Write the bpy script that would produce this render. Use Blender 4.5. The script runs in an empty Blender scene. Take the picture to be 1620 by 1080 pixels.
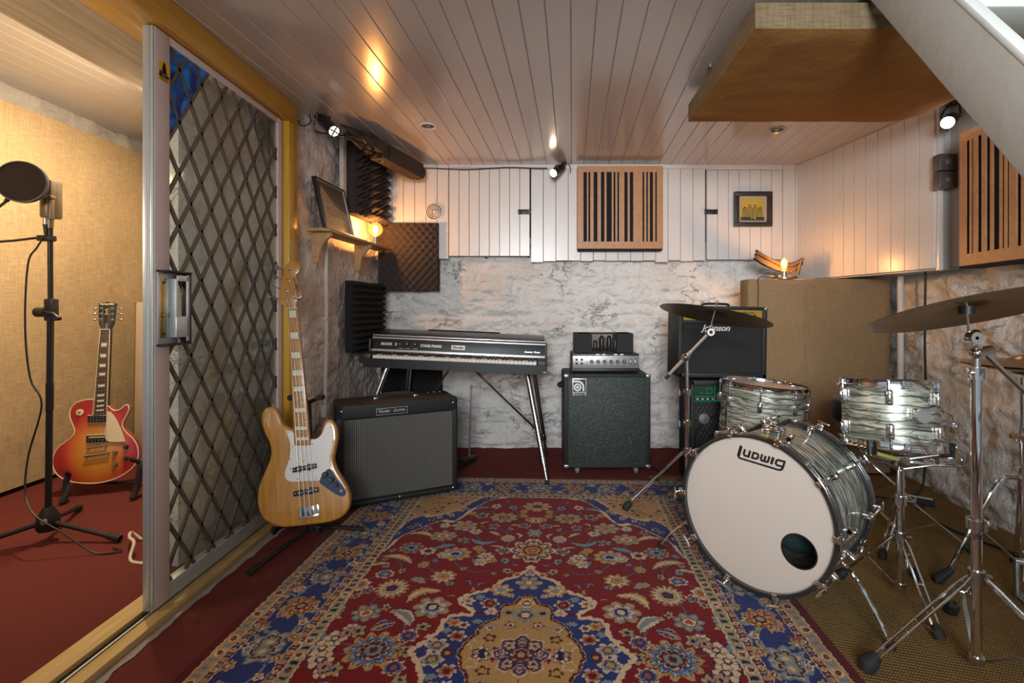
import bpy, bmesh, math, random
import numpy as np
from mathutils import Vector as V, Matrix as M4

rad = math.radians
scene = bpy.context.scene
LINK = scene.collection.objects.link
CAMZ = 1.05
FPX, CX, CY = 765.0, 850.0, 490.0       # focal length and principal point of the photograph, in pixels
WM = {}                                  # world matrix of every root and part


def P(px, py, Y):
    """The point at depth Y that the photograph shows at (px, py)."""
    return V(((px - CX) / FPX * Y, Y, CAMZ - (py - CY) / FPX * Y))


def frame(o, x, y, z):
    m = M4.Identity(4)
    for i, c in enumerate((x, y, z, o)):
        m[0][i], m[1][i], m[2][i] = c[0], c[1], c[2]
    return m


def frame_yz(o, yaxis, zaxis):
    y = V(yaxis).normalized()
    z = V(zaxis)
    z = (z - z.dot(y) * y).normalized()
    return frame(o, y.cross(z), y, z)


def T(x, y, z):
    return M4.Translation((x, y, z))


def RX(a): return M4.Rotation(rad(a), 4, 'X')
def RY(a): return M4.Rotation(rad(a), 4, 'Y')
def RZ(a): return M4.Rotation(rad(a), 4, 'Z')


def smooth_path(pts, n=6, closed=False):
    pts = [V(p) for p in pts]
    N = len(pts)
    out = []
    rng = range(N) if closed else range(N - 1)
    for i in rng:
        if closed:
            a, b, c, d = pts[(i - 1) % N], pts[i], pts[(i + 1) % N], pts[(i + 2) % N]
        else:
            b, c = pts[i], pts[i + 1]
            a = pts[i - 1] if i > 0 else b * 2 - c
            d = pts[i + 2] if i + 2 < N else c * 2 - b
        for k in range(n):
            t = k / n
            out.append(0.5 * ((2 * b) + (c - a) * t + (2 * a - 5 * b + 4 * c - d) * t * t + (3 * b - a - 3 * c + d) * t ** 3))
    if not closed:
        out.append(pts[-1])
    return out


class MB:
    """Collects shapes, in the coordinates of `base`, and links them as one mesh object."""

    def __init__(s, mat=None, base=None):
        s.bm = bmesh.new()
        s.mats = []
        s.base = base or M4.Identity(4)
        s.cur = 0
        if mat:
            s.m(mat)

    def m(s, mat):
        if mat not in s.mats:
            s.mats.append(mat)
        s.cur = s.mats.index(mat)
        return s

    def add(s, verts, faces, mx=None, smooth=True):
        mm = s.base @ mx if mx is not None else s.base
        vs = [s.bm.verts.new(mm @ V(v)) for v in verts]
        for f in faces:
            try:
                fc = s.bm.faces.new([vs[i] for i in f])
                fc.material_index = s.cur
                fc.smooth = smooth
            except ValueError:
                pass
        return s

    def _merge(s, bm2, mx=None):
        bm2.verts.index_update()
        s.add([v.co.copy() for v in bm2.verts], [[v.index for v in f.verts] for f in bm2.faces], mx)
        bm2.free()
        return s

    def box(s, c, size, bev=0.0, seg=2, mx=None):
        b = bmesh.new()
        bmesh.ops.create_cube(b, size=1)
        for v in b.verts:
            v.co = V((v.co.x * size[0], v.co.y * size[1], v.co.z * size[2])) + V(c)
        if bev:
            bmesh.ops.bevel(b, geom=b.edges[:], offset=bev, segments=seg, affect='EDGES', profile=.5)
        return s._merge(b, mx)

    def box2(s, a, b, bev=0.0, seg=2, mx=None):
        a, b = V(a), V(b)
        d = b - a
        return s.box((a + b) / 2, [abs(q) for q in d], bev, seg, mx)

    def cyl(s, p0, p1, r0, r1=None, n=16, cap=True):
        p0, p1 = V(p0), V(p1)
        r1 = r0 if r1 is None else r1
        d = (p1 - p0).normalized()
        a = d.orthogonal().normalized()
        b = d.cross(a)
        vs, fs = [], []
        for p, r in ((p0, r0), (p1, r1)):
            for i in range(n):
                t = 2 * math.pi * i / n
                vs.append(p + (a * math.cos(t) + b * math.sin(t)) * r)
        for i in range(n):
            j = (i + 1) % n
            fs.append((i, j, n + j, n + i))
        if cap:
            fs.append(tuple(range(n - 1, -1, -1)))
            fs.append(tuple(range(n, 2 * n)))
        return s.add(vs, fs)

    def tube(s, pts, r, n=8, closed=False, sm=0, flat=1.0):
        if sm:
            if isinstance(r, (list, tuple)):
                r = [r[i] + (r[i + 1] - r[i]) * k / sm for i in range(len(r) - 1) for k in range(sm)] + [r[-1]]
            pts = smooth_path(pts, sm, closed)
        pts = [V(p) for p in pts]
        N = len(pts)
        vs, fs = [], []
        prev = None
        for i, p in enumerate(pts):
            if closed:
                d = pts[(i + 1) % N] - pts[i - 1]
            else:
                d = pts[min(i + 1, N - 1)] - pts[max(i - 1, 0)]
            d = d.normalized() if d.length > 1e-9 else V((0, 0, 1))
            if prev is None:
                a = d.orthogonal().normalized()
            else:
                a = prev - prev.dot(d) * d
                a = a.normalized() if a.length > 1e-6 else d.orthogonal().normalized()
            prev = a
            b = d.cross(a)
            rr = r[i] if isinstance(r, (list, tuple)) else r
            for k in range(n):
                t = 2 * math.pi * k / n
                vs.append(p + (a * math.cos(t) + b * math.sin(t) * flat) * rr)
        for i in range(N if closed else N - 1):
            i2 = (i + 1) % N
            for k in range(n):
                k2 = (k + 1) % n
                fs.append((i * n + k, i * n + k2, i2 * n + k2, i2 * n + k))
        if not closed:
            fs.append(tuple(range(n - 1, -1, -1)))
            fs.append(tuple(range((N - 1) * n, N * n)))
        return s.add(vs, fs)

    def lathe(s, prof, mx=None, n=32, closed=False):
        """prof: (r, z) pairs turned about z."""
        vs, fs = [], []
        K = len(prof)
        for i in range(n):
            t = 2 * math.pi * i / n
            for r, z in prof:
                vs.append((max(r, 1e-5) * math.cos(t), max(r, 1e-5) * math.sin(t), z))
        for i in range(n):
            j = (i + 1) % n
            for k in range(K if closed else K - 1):
                k2 = (k + 1) % K
                fs.append((i * K + k, j * K + k, j * K + k2, i * K + k2))
        return s.add(vs, fs, mx)

    def ball(s, c, r, sc=(1, 1, 1), n=16, mx=None):
        b = bmesh.new()
        bmesh.ops.create_uvsphere(b, u_segments=n, v_segments=max(6, n // 2), radius=r)
        for v in b.verts:
            v.co = V((v.co.x * sc[0], v.co.y * sc[1], v.co.z * sc[2])) + V(c)
        return s._merge(b, mx)

    def prism(s, pts, z0, z1, mx=None, bev=0.0, seg=3):
        b = bmesh.new()
        lo = [b.verts.new((p[0], p[1], z0)) for p in pts]
        hi = [b.verts.new((p[0], p[1], z1)) for p in pts]
        f1 = b.faces.new(hi)
        f0 = b.faces.new(lo[::-1])
        n = len(pts)
        for i in range(n):
            b.faces.new((lo[i], lo[(i + 1) % n], hi[(i + 1) % n], hi[i]))
        bmesh.ops.recalc_face_normals(b, faces=b.faces[:])
        if bev:
            es = list(set(f1.edges[:] + f0.edges[:]))
            bmesh.ops.bevel(b, geom=es, offset=bev, segments=seg, affect='EDGES', profile=.5)
        bmesh.ops.triangulate(b, faces=[f for f in b.faces if len(f.verts) > 4])
        return s._merge(b, mx)

    def plate(s, pts, t, mx=None):
        return s.prism(pts, 0, t, mx)

    def text(s, body, size, mx, depth=.0006, shear=0, bold=0, sx=1, align='CENTER'):
        cu = bpy.data.curves.new('lettering', 'FONT')
        cu.body = body
        cu.size = size
        cu.shear = shear
        cu.offset = bold
        cu.extrude = depth
        cu.align_x = align
        cu.align_y = 'CENTER'
        cu.resolution_u = 3
        ob = bpy.data.objects.new('lettering', cu)
        me = bpy.data.meshes.new_from_object(ob)
        s.add([(v.co.x * sx, v.co.y, v.co.z) for v in me.vertices], [list(p.vertices) for p in me.polygons], mx, smooth=False)
        bpy.data.objects.remove(ob)
        bpy.data.curves.remove(cu)
        bpy.data.meshes.remove(me)
        return s

    def stroke(s, pts, w, mx, z=.0006, caps=True):
        """A flat pen stroke on the local xy plane."""
        pts = [V((p[0], p[1], 0)) for p in pts]
        N = len(pts)
        L, Rr = [], []
        for i in range(N):
            d0 = (pts[i] - pts[i - 1]).normalized() if i > 0 else None
            d1 = (pts[i + 1] - pts[i]).normalized() if i < N - 1 else None
            d = (d0 + d1).normalized() if d0 and d1 and (d0 + d1).length > .01 else (d1 or d0)
            nrm = V((-d.y, d.x, 0))
            k = 1.0
            if d0 and d1:
                k = min(1.6, 1 / max(.5, nrm.dot(V((-d1.y, d1.x, 0)))))
            L.append(pts[i] + nrm * w / 2 * k)
            Rr.append(pts[i] - nrm * w / 2 * k)
        vs = [(p.x, p.y, z) for p in L] + [(p.x, p.y, z) for p in Rr]
        fs = [(i, i + 1, N + i + 1, N + i) for i in range(N - 1)]
        return s.add(vs, fs, mx, smooth=False)

    def build(s, name, parent=None, angle=35, **props):
        me = bpy.data.meshes.new(name)
        bmesh.ops.recalc_face_normals(s.bm, faces=s.bm.faces[:])
        pw = WM[parent.name] if parent is not None else None
        if pw is not None:
            s.bm.transform(pw.inverted())
        s.bm.to_mesh(me)
        s.bm.free()
        for m in s.mats:
            me.materials.append(m)
        me.set_sharp_from_angle(angle=rad(angle))
        ob = bpy.data.objects.new(name, me)
        LINK(ob)
        if parent is not None:
            ob.parent = parent
            WM[ob.name] = pw
        else:
            WM[ob.name] = M4.Identity(4)
        for k, v in props.items():
            ob[k] = v
        return ob


def thing(name, label, cat, mx=None, group=None, kind=None):
    o = bpy.data.objects.new(name, None)
    LINK(o)
    o.empty_display_size = .05
    mx = mx if mx is not None else M4.Identity(4)
    o.matrix_world = mx
    WM[o.name] = mx.copy()
    o['label'] = label
    o['category'] = cat
    if group:
        o['group'] = group
    if kind:
        o['kind'] = kind
    return o


def tag(o, label, cat, group=None, kind=None):
    o['label'] = label
    o['category'] = cat
    if group:
        o['group'] = group
    if kind:
        o['kind'] = kind
    return o


# ------------------------------------------------------------------ materials
class NT:
    def __init__(s, name):
        s.mat = bpy.data.materials.new(name)
        s.mat.use_nodes = True
        s.t = s.mat.node_tree
        s.t.nodes.clear()
        s.out = s.n('ShaderNodeOutputMaterial')

    def n(s, typ, ins=None, **kw):
        nd = s.t.nodes.new(typ)
        for k, v in kw.items():
            setattr(nd, k, v)
        for k, v in (ins or {}).items():
            if hasattr(v, 'is_output'):
                s.t.links.new(v, nd.inputs[k])
            else:
                nd.inputs[k].default_value = v
        return nd

    def coord(s, scale=(1, 1, 1), kind='Object', rot=(0, 0, 0)):
        tc = s.n('ShaderNodeTexCoord')
        mp = s.n('ShaderNodeMapping', {'Vector': tc.outputs[kind], 'Scale': scale, 'Rotation': rot})
        return mp.outputs[0]

    def noise(s, scale, vec=None, detail=3, rough=.55, dist=0):
        ins = {'Scale': scale, 'Detail': detail, 'Roughness': rough, 'Distortion': dist}
        ins['Vector'] = vec if vec is not None else s.coord()
        return s.n('ShaderNodeTexNoise', ins).outputs['Fac']

    def ramp(s, fac, stops):
        r = s.n('ShaderNodeValToRGB', {'Fac': fac})
        el = r.color_ramp.elements
        while len(el) < len(stops):
            el.new(.5)
        for e, (p, c) in zip(el, stops):
            e.position = p
            e.color = (*c, 1) if len(c) == 3 else c
        return r.outputs[0]

    def mix(s, fac, a, b, typ='MIX'):
        nd = s.n('ShaderNodeMix', data_type='RGBA', blend_type=typ)
        for i, v in ((0, fac), (6, a), (7, b)):
            if hasattr(v, 'is_output'):
                s.t.links.new(v, nd.inputs[i])
            elif i == 0:
                nd.inputs[i].default_value = v
            else:
                nd.inputs[i].default_value = (*v, 1)
        return nd.outputs[2]

    def math(s, op, a, b=None):
        nd = s.n('ShaderNodeMath', operation=op)
        for i, v in ((0, a), (1, b)):
            if v is None:
                continue
            if hasattr(v, 'is_output'):
                s.t.links.new(v, nd.inputs[i])
            else:
                nd.inputs[i].default_value = v
        return nd.outputs[0]

    def bump(s, h, strength=.3, dist=.002, prev=None):
        ins = {'Height': h, 'Strength': strength, 'Distance': dist}
        if prev is not None:
            ins['Normal'] = prev
        return s.n('ShaderNodeBump', ins).outputs[0]

    def pbr(s, color, rough=.5, metal=0, normal=None, **kw):
        ins = {'Roughness': rough, 'Metallic': metal}
        ins['Base Color'] = color if hasattr(color, 'is_output') else (*color, 1)
        if normal is not None:
            ins['Normal'] = normal
        for k, v in kw.items():
            ins[k.replace('_', ' ')] = v
        b = s.n('ShaderNodeBsdfPrincipled', ins)
        s.t.links.new(b.outputs[0], s.out.inputs[0])
        return s.mat


def mat(name, c, rough=.5, metal=0, bump=0, bs=200, bd=.001, var=0, vs=6, **kw):
    n = NT(name)
    col = c
    if var:
        f = n.noise(vs, detail=5)
        col = n.mix(f, [x * (1 - var) for x in c], [min(1, x * (1 + var)) for x in c])
    nm = n.bump(n.noise(bs, detail=2), bump, bd) if bump else None
    return n.pbr(col, rough, metal, nm, **kw)


def emit(name, c, strength):
    n = NT(name)
    e = n.n('ShaderNodeEmission', {'Color': (*c, 1), 'Strength': strength})
    n.t.links.new(e.outputs[0], n.out.inputs[0])
    return n.mat


def wood(name, c1, c2, axis='Y', rough=.5, scale=1.0, coat=0, knots=True):
    n = NT(name)
    st = {'X': (1.2, 22, 22), 'Y': (22, 1.2, 22), 'Z': (22, 22, 1.2)}[axis]
    v = n.coord([q * scale for q in st])
    f = n.noise(1.6, v, 6, .6, .6)
    f2 = n.noise(9, v, 3, .6)
    col = n.ramp(f, [(.3, c1), (.68, c2)])
    col = n.mix(n.math('MULTIPLY', f2, .35), col, [x * .55 for x in c1])
    return n.pbr(col, rough, 0, n.bump(f2, .15, .0008), Coat_Weight=coat, Coat_Roughness=.15)


def burlap(name, c, su=260, sv=260, var=.3, axes='z'):
    n = NT(name)
    if axes == 'z':      # cloth on a vertical face: threads run level and plumb
        a = n.noise(1, n.coord((14, 14, sv)), 2, .6)
        b = n.noise(1, n.coord((su, su, 10)), 2, .6)
    else:                # cloth on a level face
        a = n.noise(1, n.coord((14, sv, 14)), 2, .6)
        b = n.noise(1, n.coord((su, 10, 10)), 2, .6)
    w = n.math('ADD', n.math('MULTIPLY', a, .55), n.math('MULTIPLY', b, .45))
    big = n.noise(1.7, detail=5)
    col = n.ramp(w, [(.32, [x * (1 - var) for x in c]), (.66, [min(1, x * (1 + var)) for x in c])])
    col = n.mix(n.math('MULTIPLY', big, .5), col, [c[0] * .68, c[1] * .62, c[2] * .55])
    nm = n.bump(w, .8, .003)
    nm = n.bump(n.noise(5, detail=3), .5, .02, nm)
    return n.pbr(col, .95, 0, nm, Specular_IOR_Level=.1)


def painted_stone():
    n = NT('limewashed_stone')
    f = n.noise(2.3, detail=8, rough=.65)
    g = n.noise(26, detail=6, rough=.7)
    col = n.ramp(f, [(.3, (.70, .68, .64)), (.5, (.80, .78, .75)), (.75, (.85, .84, .82))])
    dirt = n.ramp(g, [(.62, (0, 0, 0)), (.70, (1, 1, 1))])
    st = n.ramp(n.noise(.9, detail=5), [(.55, (0, 0, 0)), (.72, (1, 1, 1))])
    col = n.mix(n.math('MULTIPLY', dirt, .32), col, (.26, .22, .18))
    col = n.mix(n.math('MULTIPLY', st, .22), col, (.50, .38, .27))
    ln = n.math('ABSOLUTE', n.math('SUBTRACT', n.noise(4.2, n.coord((1, 1, 1.9)), 7, .68, .8), .5))
    ln = n.ramp(ln, [(.0, (1, 1, 1)), (.014, (0, 0, 0))])
    lm = n.ramp(n.noise(3.1, detail=3), [(.50, (0, 0, 0)), (.62, (1, 1, 1))])
    ln = n.math('MULTIPLY', ln, lm)
    col = n.mix(n.math('MULTIPLY', ln, .34), col, (.17, .14, .11))
    sp = n.n('ShaderNodeTexVoronoi', {'Scale': 95, 'Vector': n.coord()}).outputs['Distance']
    h = n.math('ADD', n.math('MULTIPLY', n.noise(55, detail=5, rough=.65), .7), n.math('MULTIPLY', n.noise(9, detail=4), 1.4))
    nm = n.bump(n.math('SUBTRACT', h, n.math('MULTIPLY', ln, .35)), 1.0, .021)
    nm = n.bump(sp, .12, .003, nm)
    return n.pbr(col, .75, 0, nm, Specular_IOR_Level=.3)


def white_paint(name, c=(.72, .67, .64), rough=.3, coat=.2, stain=.14, bs=.16):
    n = NT(name)
    f = n.noise(1.1, detail=6)
    col = n.mix(f, [x * .9 for x in c], c)
    sm = n.ramp(n.noise(7, n.coord((1, 1, .35)), 6, .7), [(.6, (0, 0, 0)), (.75, (1, 1, 1))])
    col = n.mix(n.math('MULTIPLY', sm, stain), col, (.36, .30, .25) if stain < .2 else [x * .62 for x in c])
    nm = n.bump(n.noise(16, detail=4), bs, .004)
    return n.pbr(col, rough, 0, nm, Coat_Weight=coat, Coat_Roughness=.22)


def pile(name, c, sc=700):
    n = NT(name)
    f = n.noise(sc, detail=2, rough=.8)
    g = n.noise(2.2, detail=6, rough=.7)
    col = n.ramp(f, [(.3, [x * .55 for x in c]), (.7, [x * 1.35 for x in c])])
    col = n.mix(n.math('MULTIPLY', g, .5), col, [x * .55 for x in c])
    return n.pbr(col, 1, 0, n.bump(f, .9, .004), Specular_IOR_Level=.05)


def sisal():
    n = NT('sisal_weave')
    w1 = n.n('ShaderNodeTexWave', {'Vector': n.coord(rot=(0, 0, .3)), 'Scale': 38, 'Distortion': 1.2, 'Detail': 2}, bands_direction='X').outputs['Fac']
    w2 = n.n('ShaderNodeTexWave', {'Vector': n.coord(rot=(0, 0, .3)), 'Scale': 24, 'Distortion': 1.2, 'Detail': 2}, bands_direction='Y').outputs['Fac']
    w = n.math('MULTIPLY', w1, w2)
    col = n.ramp(w, [(.05, (.19, .115, .042)), (.6, (.42, .28, .12))])
    col = n.mix(n.math('MULTIPLY', n.noise(3, detail=5), .6), col, (.14, .075, .025))
    return n.pbr(col, .95, 0, n.bump(w, .8, .004), Specular_IOR_Level=.1)


def pearl():
    n = NT('oyster_pearl_wrap')
    # bands of shimmering shell: broken streaks that run round the drum (long in the plane, thin along its axis)
    v = n.coord((3.2, 3.2, 17))
    f = n.noise(1.8, v, 3, .5, 2.0)
    vo = n.n('ShaderNodeTexVoronoi', {'Scale': 2.6, 'Vector': n.coord((2.6, 2.6, 19), rot=(.15, .1, 0)), 'Randomness': 1}, feature='DISTANCE_TO_EDGE').outputs['Distance']
    wv = n.n('ShaderNodeTexWave', {'Vector': n.coord((1, 1, 1)), 'Scale': 11.5, 'Distortion': 3.4, 'Detail': 2.5, 'Detail Scale': 1.1}, bands_direction='Z').outputs['Fac']
    base = n.ramp(f, [(.34, (.09, .10, .08)), (.48, (.34, .36, .29)), (.62, (.74, .75, .64))])
    base = n.mix(n.ramp(wv, [(.0, (.95, .95, .95)), (.10, (.0, .0, .0))]), base, (.022, .026, .020))
    base = n.mix(n.ramp(vo, [(.0, (.85, .85, .85)), (.022, (0, 0, 0))]), base, (.025, .028, .022))
    return n.pbr(base, n.ramp(f, [(.3, (.45, .45, .45)), (.7, (.2, .2, .2))]), .45, n.bump(f, .25, .004), Coat_Weight=.5, Coat_Roughness=.14)


def bronze(name, c=(.36, .25, .12)):
    n = NT(name)
    tc = n.n('ShaderNodeTexCoord')
    sp = n.n('ShaderNodeSeparateXYZ', {'Vector': tc.outputs['Object']})
    r = n.math('SQRT', n.math('ADD', n.math('MULTIPLY', sp.outputs[0], sp.outputs[0]), n.math('MULTIPLY', sp.outputs[1], sp.outputs[1])))
    g = n.noise(1, n.n('ShaderNodeCombineXYZ', {'X': n.math('MULTIPLY', r, 420)}).outputs[0], 3, .7)
    col = n.mix(n.noise(9, detail=4), [x * .7 for x in c], [x * 1.25 for x in c])
    return n.pbr(col, .34, 1, n.bump(g, .35, .0012))


def grille_cloth():
    n = NT('silver_black_grille_cloth')
    tc = n.coord()
    a = n.n('ShaderNodeTexWave', {'Vector': tc, 'Scale': 34, 'Distortion': .15}, bands_direction='X').outputs['Fac']
    b = n.n('ShaderNodeTexWave', {'Vector': tc, 'Scale': 52, 'Distortion': .2}, bands_direction='Z').outputs['Fac']
    w = n.math('MULTIPLY', a, n.math('ADD', n.math('MULTIPLY', b, .7), .3))
    col = n.ramp(w, [(.12, (.03, .03, .027)), (.6, (.20, .195, .17))])
    return n.pbr(col, .8, 0, n.bump(w, .5, .002))


def sparkle_cloth():
    n = NT('dark_sparkle_grille_cloth')
    v = n.coord((55, 55, 190))
    f = n.noise(2.4, v, 4, .75)
    col = n.ramp(f, [(.42, (.008, .016, .013)), (.55, (.025, .040, .033)), (.68, (.30, .32, .28))])
    return n.pbr(col, .6, .15, n.bump(f, .4, .002))


def tubeglass(name, c, gloss=.05, rough=.04, milk=0, mc=(.5, .5, .45)):
    n = NT(name)
    tr = n.n('ShaderNodeBsdfTransparent', {'Color': (*c, 1)})
    nm = n.bump(n.noise(8, detail=2), .25, .01)
    gl = n.n('ShaderNodeBsdfGlossy', {'Color': (.9, .95, .9, 1), 'Roughness': rough, 'Normal': nm})
    fc = n.n('ShaderNodeLayerWeight', {'Blend': .5, 'Normal': nm}).outputs['Facing']
    base = tr.outputs[0]
    if milk == 'blue':
        f = n.ramp(n.noise(9, detail=4, dist=1.5), [(.36, (.003, .03, .20)), (.60, (.015, .30, 1.0))])
        df = n.n('ShaderNodeBsdfDiffuse', {'Color': f})
        base = n.n('ShaderNodeMixShader', {0: .8, 1: base, 2: df.outputs[0]}).outputs[0]
    elif milk:
        milk = n.math('MULTIPLY', n.ramp(n.noise(3.5, n.coord((1, 2.5, .8)), 5, .6, 1.2), [(.35, (.1, .1, .1)), (.7, (1, 1, 1))]), milk * 2)  # pale diffuse streaks mixed in to imitate reflections on the pane
        df = n.n('ShaderNodeBsdfDiffuse', {'Color': (*mc, 1)})
        base = n.n('ShaderNodeMixShader', {0: milk, 1: base, 2: df.outputs[0]}).outputs[0]
    mx = n.n('ShaderNodeMixShader', {0: n.math('ADD', n.math('MULTIPLY', n.math('POWER', fc, 4), .6), gloss), 1: base, 2: gl.outputs[0]})
    n.t.links.new(mx.outputs[0], n.out.inputs[0])
    return n.mat


M = dict(
    stone=painted_stone(),
    ceil=white_paint('gloss_ceiling_paint', (.57, .50, .47), .20, .55),
    boards=white_paint('satin_board_paint', (.70, .66, .63), .32, .25),
    boards_grey=white_paint('grey_board_paint', (.46, .46, .44), .4, .1),
    stairpaint=white_paint('old_stair_paint', (.36, .335, .295), .6, 0, stain=.5, bs=.45),
    stairedge=white_paint('chipped_stair_paint', (.62, .63, .59), .6, 0),
    darkwood=wood('dark_loft_wood', (.06, .04, .025), (.11, .075, .045), 'X', .7),
    yellow=wood('yellow_varnished_pine', (.56, .29, .022), (.72, .42, .045), 'Y', .4, coat=.2),
    yellowv=wood('yellow_varnished_post', (.56, .29, .022), (.72, .42, .045), 'Z', .4, coat=.2),
    pine=wood('bare_pine', (.48, .31, .10), (.70, .52, .24), 'Y', .55),
    dirtyboard=wood('whitewashed_bulkhead', (.33, .26, .17), (.52, .44, .33), 'Y', .7),
    carpet=pile('red_carpet', (.215, .056, .048)),
    carpet2=pile('red_carpet_worn', (.125, .026, .026)),
    cement=mat('grey_screed', (.30, .26, .23), .95, bump=.6, bs=90, bd=.004, var=.3),
    sisal=sisal(),
    burlapwall=burlap('wall_hessian', (.50, .38, .23), 230, 190),
    burlapcloud=burlap('cloud_hessian', (.35, .175, .055), 300, 300, .25, 'y'),
    burlapgobo=burlap('gobo_hessian', (.33, .215, .115), 230, 230, .22),
    burlapside=burlap('cloud_hessian_side', (.21, .155, .09), 160, 190, .4),  # same hessian, darkened to offset the light falling on the cloud's sides
    alu=mat('brushed_aluminium', (.58, .63, .64), .42, .6, var=.1, vs=3),
    alu_white=mat('white_door_paint', (.62, .52, .50), .45, 0, var=.08, vs=2),
    lead=mat('lead_came', (.13, .10, .088), .55, .3, bump=.3, bs=80),
    glass=tubeglass('obscure_glass', (.93, .96, .92),   .05, .12, .065, (.55, .56, .48)),
    blueglass=tubeglass('blue_stained_glass', (.02, .16, .80), .03, .05, 'blue'),
    chrome=mat('chrome', (.82, .82, .84), .07, 1),
    chrome2=mat('worn_chrome', (.62, .61, .60), .18, 1, var=.2, vs=40),
    steel=mat('dull_steel', (.45, .44, .43), .35, .9),
    black=mat('satin_black', (.014, .013, .013), .45),
    blackmetal=mat('black_powder_coat', (.018, .017, .017), .4, .3),
    rubber=mat('black_rubber', (.012, .012, .012), .75),
    tolex=mat('black_tolex', (.010, .010, .011), .6, bump=.7, bs=420, bd=.0012),
    tolex2=mat('black_tolex_smooth', (.013, .013, .014), .48, bump=.5, bs=260, bd=.0010),
    foam=mat('charcoal_foam', (.050, .040, .036), .95, bump=.5, bs=500, bd=.002, Specular_IOR_Level=.1),
    foamdark=mat('black_foam', (.022, .021, .020), .95, bump=.5, bs=500, bd=.002, Specular_IOR_Level=.1),
    slat=wood('cedar_veneer', (.42, .20, .085), (.55, .28, .13), 'Z', .45),
    slotblack=mat('black_backing', (.006, .006, .007), .9),
    shelfpine=wood('shelf_pine', (.40, .23, .10), (.58, .37, .17), 'Y', .5),
    rustwood=wood('weathered_dark_timber', (.026, .015, .009), (.055, .032, .019), 'Y', .7),
    drift=wood('driftwood', (.035, .02, .010), (.11, .065, .03), 'X', .7, 1.5),
    white=mat('white_plastic', (.74, .72, .68), .35),
    cream=mat('cream_plastic', (.72, .64, .44), .35),
    rail=mat('bright_trim', (.80, .81, .82), .32, .75),
    agedcorner=mat('rusty_corner', (.20, .115, .06), .6, .5, var=.4, vs=60),
    lidtolex=mat('glossy_lid_tolex', (.022, .023, .026), .28, bump=.9, bs=110, bd=.004),
    greywheel=mat('grey_wheel', (.16, .155, .145), .6),
    ivory=mat('ivory_keys', (.80, .78, .70), .25),
    head=mat('coated_drum_head', (.56, .485, .425), .55, bump=.2, bs=350, bd=.0005, var=.04, vs=3),
    pearl=pearl(),
    bronze=bronze('cymbal_bronze'),
    silverpaint=mat('silver_lettering', (.72, .72, .70), .35, .5),
    goldpanel=mat('gold_panel', (.42, .27, .035), .4, .5),
    gold=mat('gold_leaf', (.62, .45, .10), .35, .7),
    greenled=emit('green_panel_glow', (.05, .62, .24), .32),
    greenpanel=mat('green_panel', (.008, .04, .022), .4),
    grille=grille_cloth(),
    sparkle=sparkle_cloth(),
    pvc=mat('grey_conduit', (.58, .55, .52), .45, var=.15),
    yellowsticker=mat('yellow_sticker', (.72, .42, .02), .5),
    limeplastic=mat('lime_clip', (.42, .44, .10), .45),
    brass=mat('aged_brass', (.44, .30, .12), .35, .9, var=.3, vs=30),
    micmetal=mat('champagne_mic_metal', (.20, .155, .10), .42, .6),
    mesh=mat('pop_filter_mesh', (.030, .016, .013), .9, bump=.8, bs=900, bd=.001),
    rosewood=wood('rosewood', (.030, .014, .009), (.075, .034, .02), 'Y', .5),
    bulb=emit('warm_bulb_glow', (1.0, .53, .20), 950),
    bulb2=emit('clear_bulb_glow', (1.0, .55, .22), 620),
    lens=emit('spot_lens_glow', (1.0, .80, .52), 45),
    lensdim=emit('spot_lens_side_glow', (1.0, .86, .62), 3.5),
    velvet=mat('black_velour', (.012, .011, .012), .9, Sheen_Weight=.3),
    darkgreen=mat('dark_green_blanket', (.012, .035, .030), .9, bump=.6, bs=30, bd=.01),
    wire=mat('black_cable', (.010, .010, .010), .5),
    whitewire=mat('white_cable', (.62, .55, .45), .5),
    panelboard=mat('beige_board', (.46, .38, .29), .7, var=.15),
    bulbbase=mat('brushed_nickel', (.34, .31, .28), .4, .8),
)
# ------------------------------------------------------------------ the setting
from mathutils import noise as mnoise
HZ = 2.13
ST = dict(kind='structure')


def hsh(a, b=0):
    q = math.sin(a * 127.1 + b * 311.7) * 43758.5453
    return q - math.floor(q)


def stone_h(s, z, courses=1.0):
    zz = z + .085 * mnoise.noise((s * 1.7, z * 1.9, 1)) + .020 * mnoise.noise((s * 9, z * 9, 4))
    rh = .170
    r = math.floor(zz / rh)
    fz = zz / rh - r
    w = .24 + .20 * hsh(r, 3)
    ss = s + r * .37 + .07 * mnoise.noise((s * 4, z * 4, 7))
    c = math.floor(ss / w)
    fs = ss / w - c
    e = min(min(fz, 1 - fz) * rh, min(fs, 1 - fs) * w)
    k = min(1, e / .030)
    k = k * k * (3 - 2 * k)
    fr = mnoise.fractal((s * 5, z * 7, 2.2), 1.0, 2.1, 5)
    rid = abs(mnoise.noise((s * 7 + 3, z * 11, 9)))
    rid2 = abs(mnoise.noise((s * 3.1 + 8, z * 13, 3)))
    return courses * (.008 * k * (.3 + hsh(c, r)) + .009 * hsh(r, c)) + .019 * fr + .026 * rid + .024 * rid2 + .016 * abs(mnoise.noise((s * 15, z * 27, 5))) + .007 * abs(mnoise.noise((s * 31, z * 55, 8)))


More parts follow.
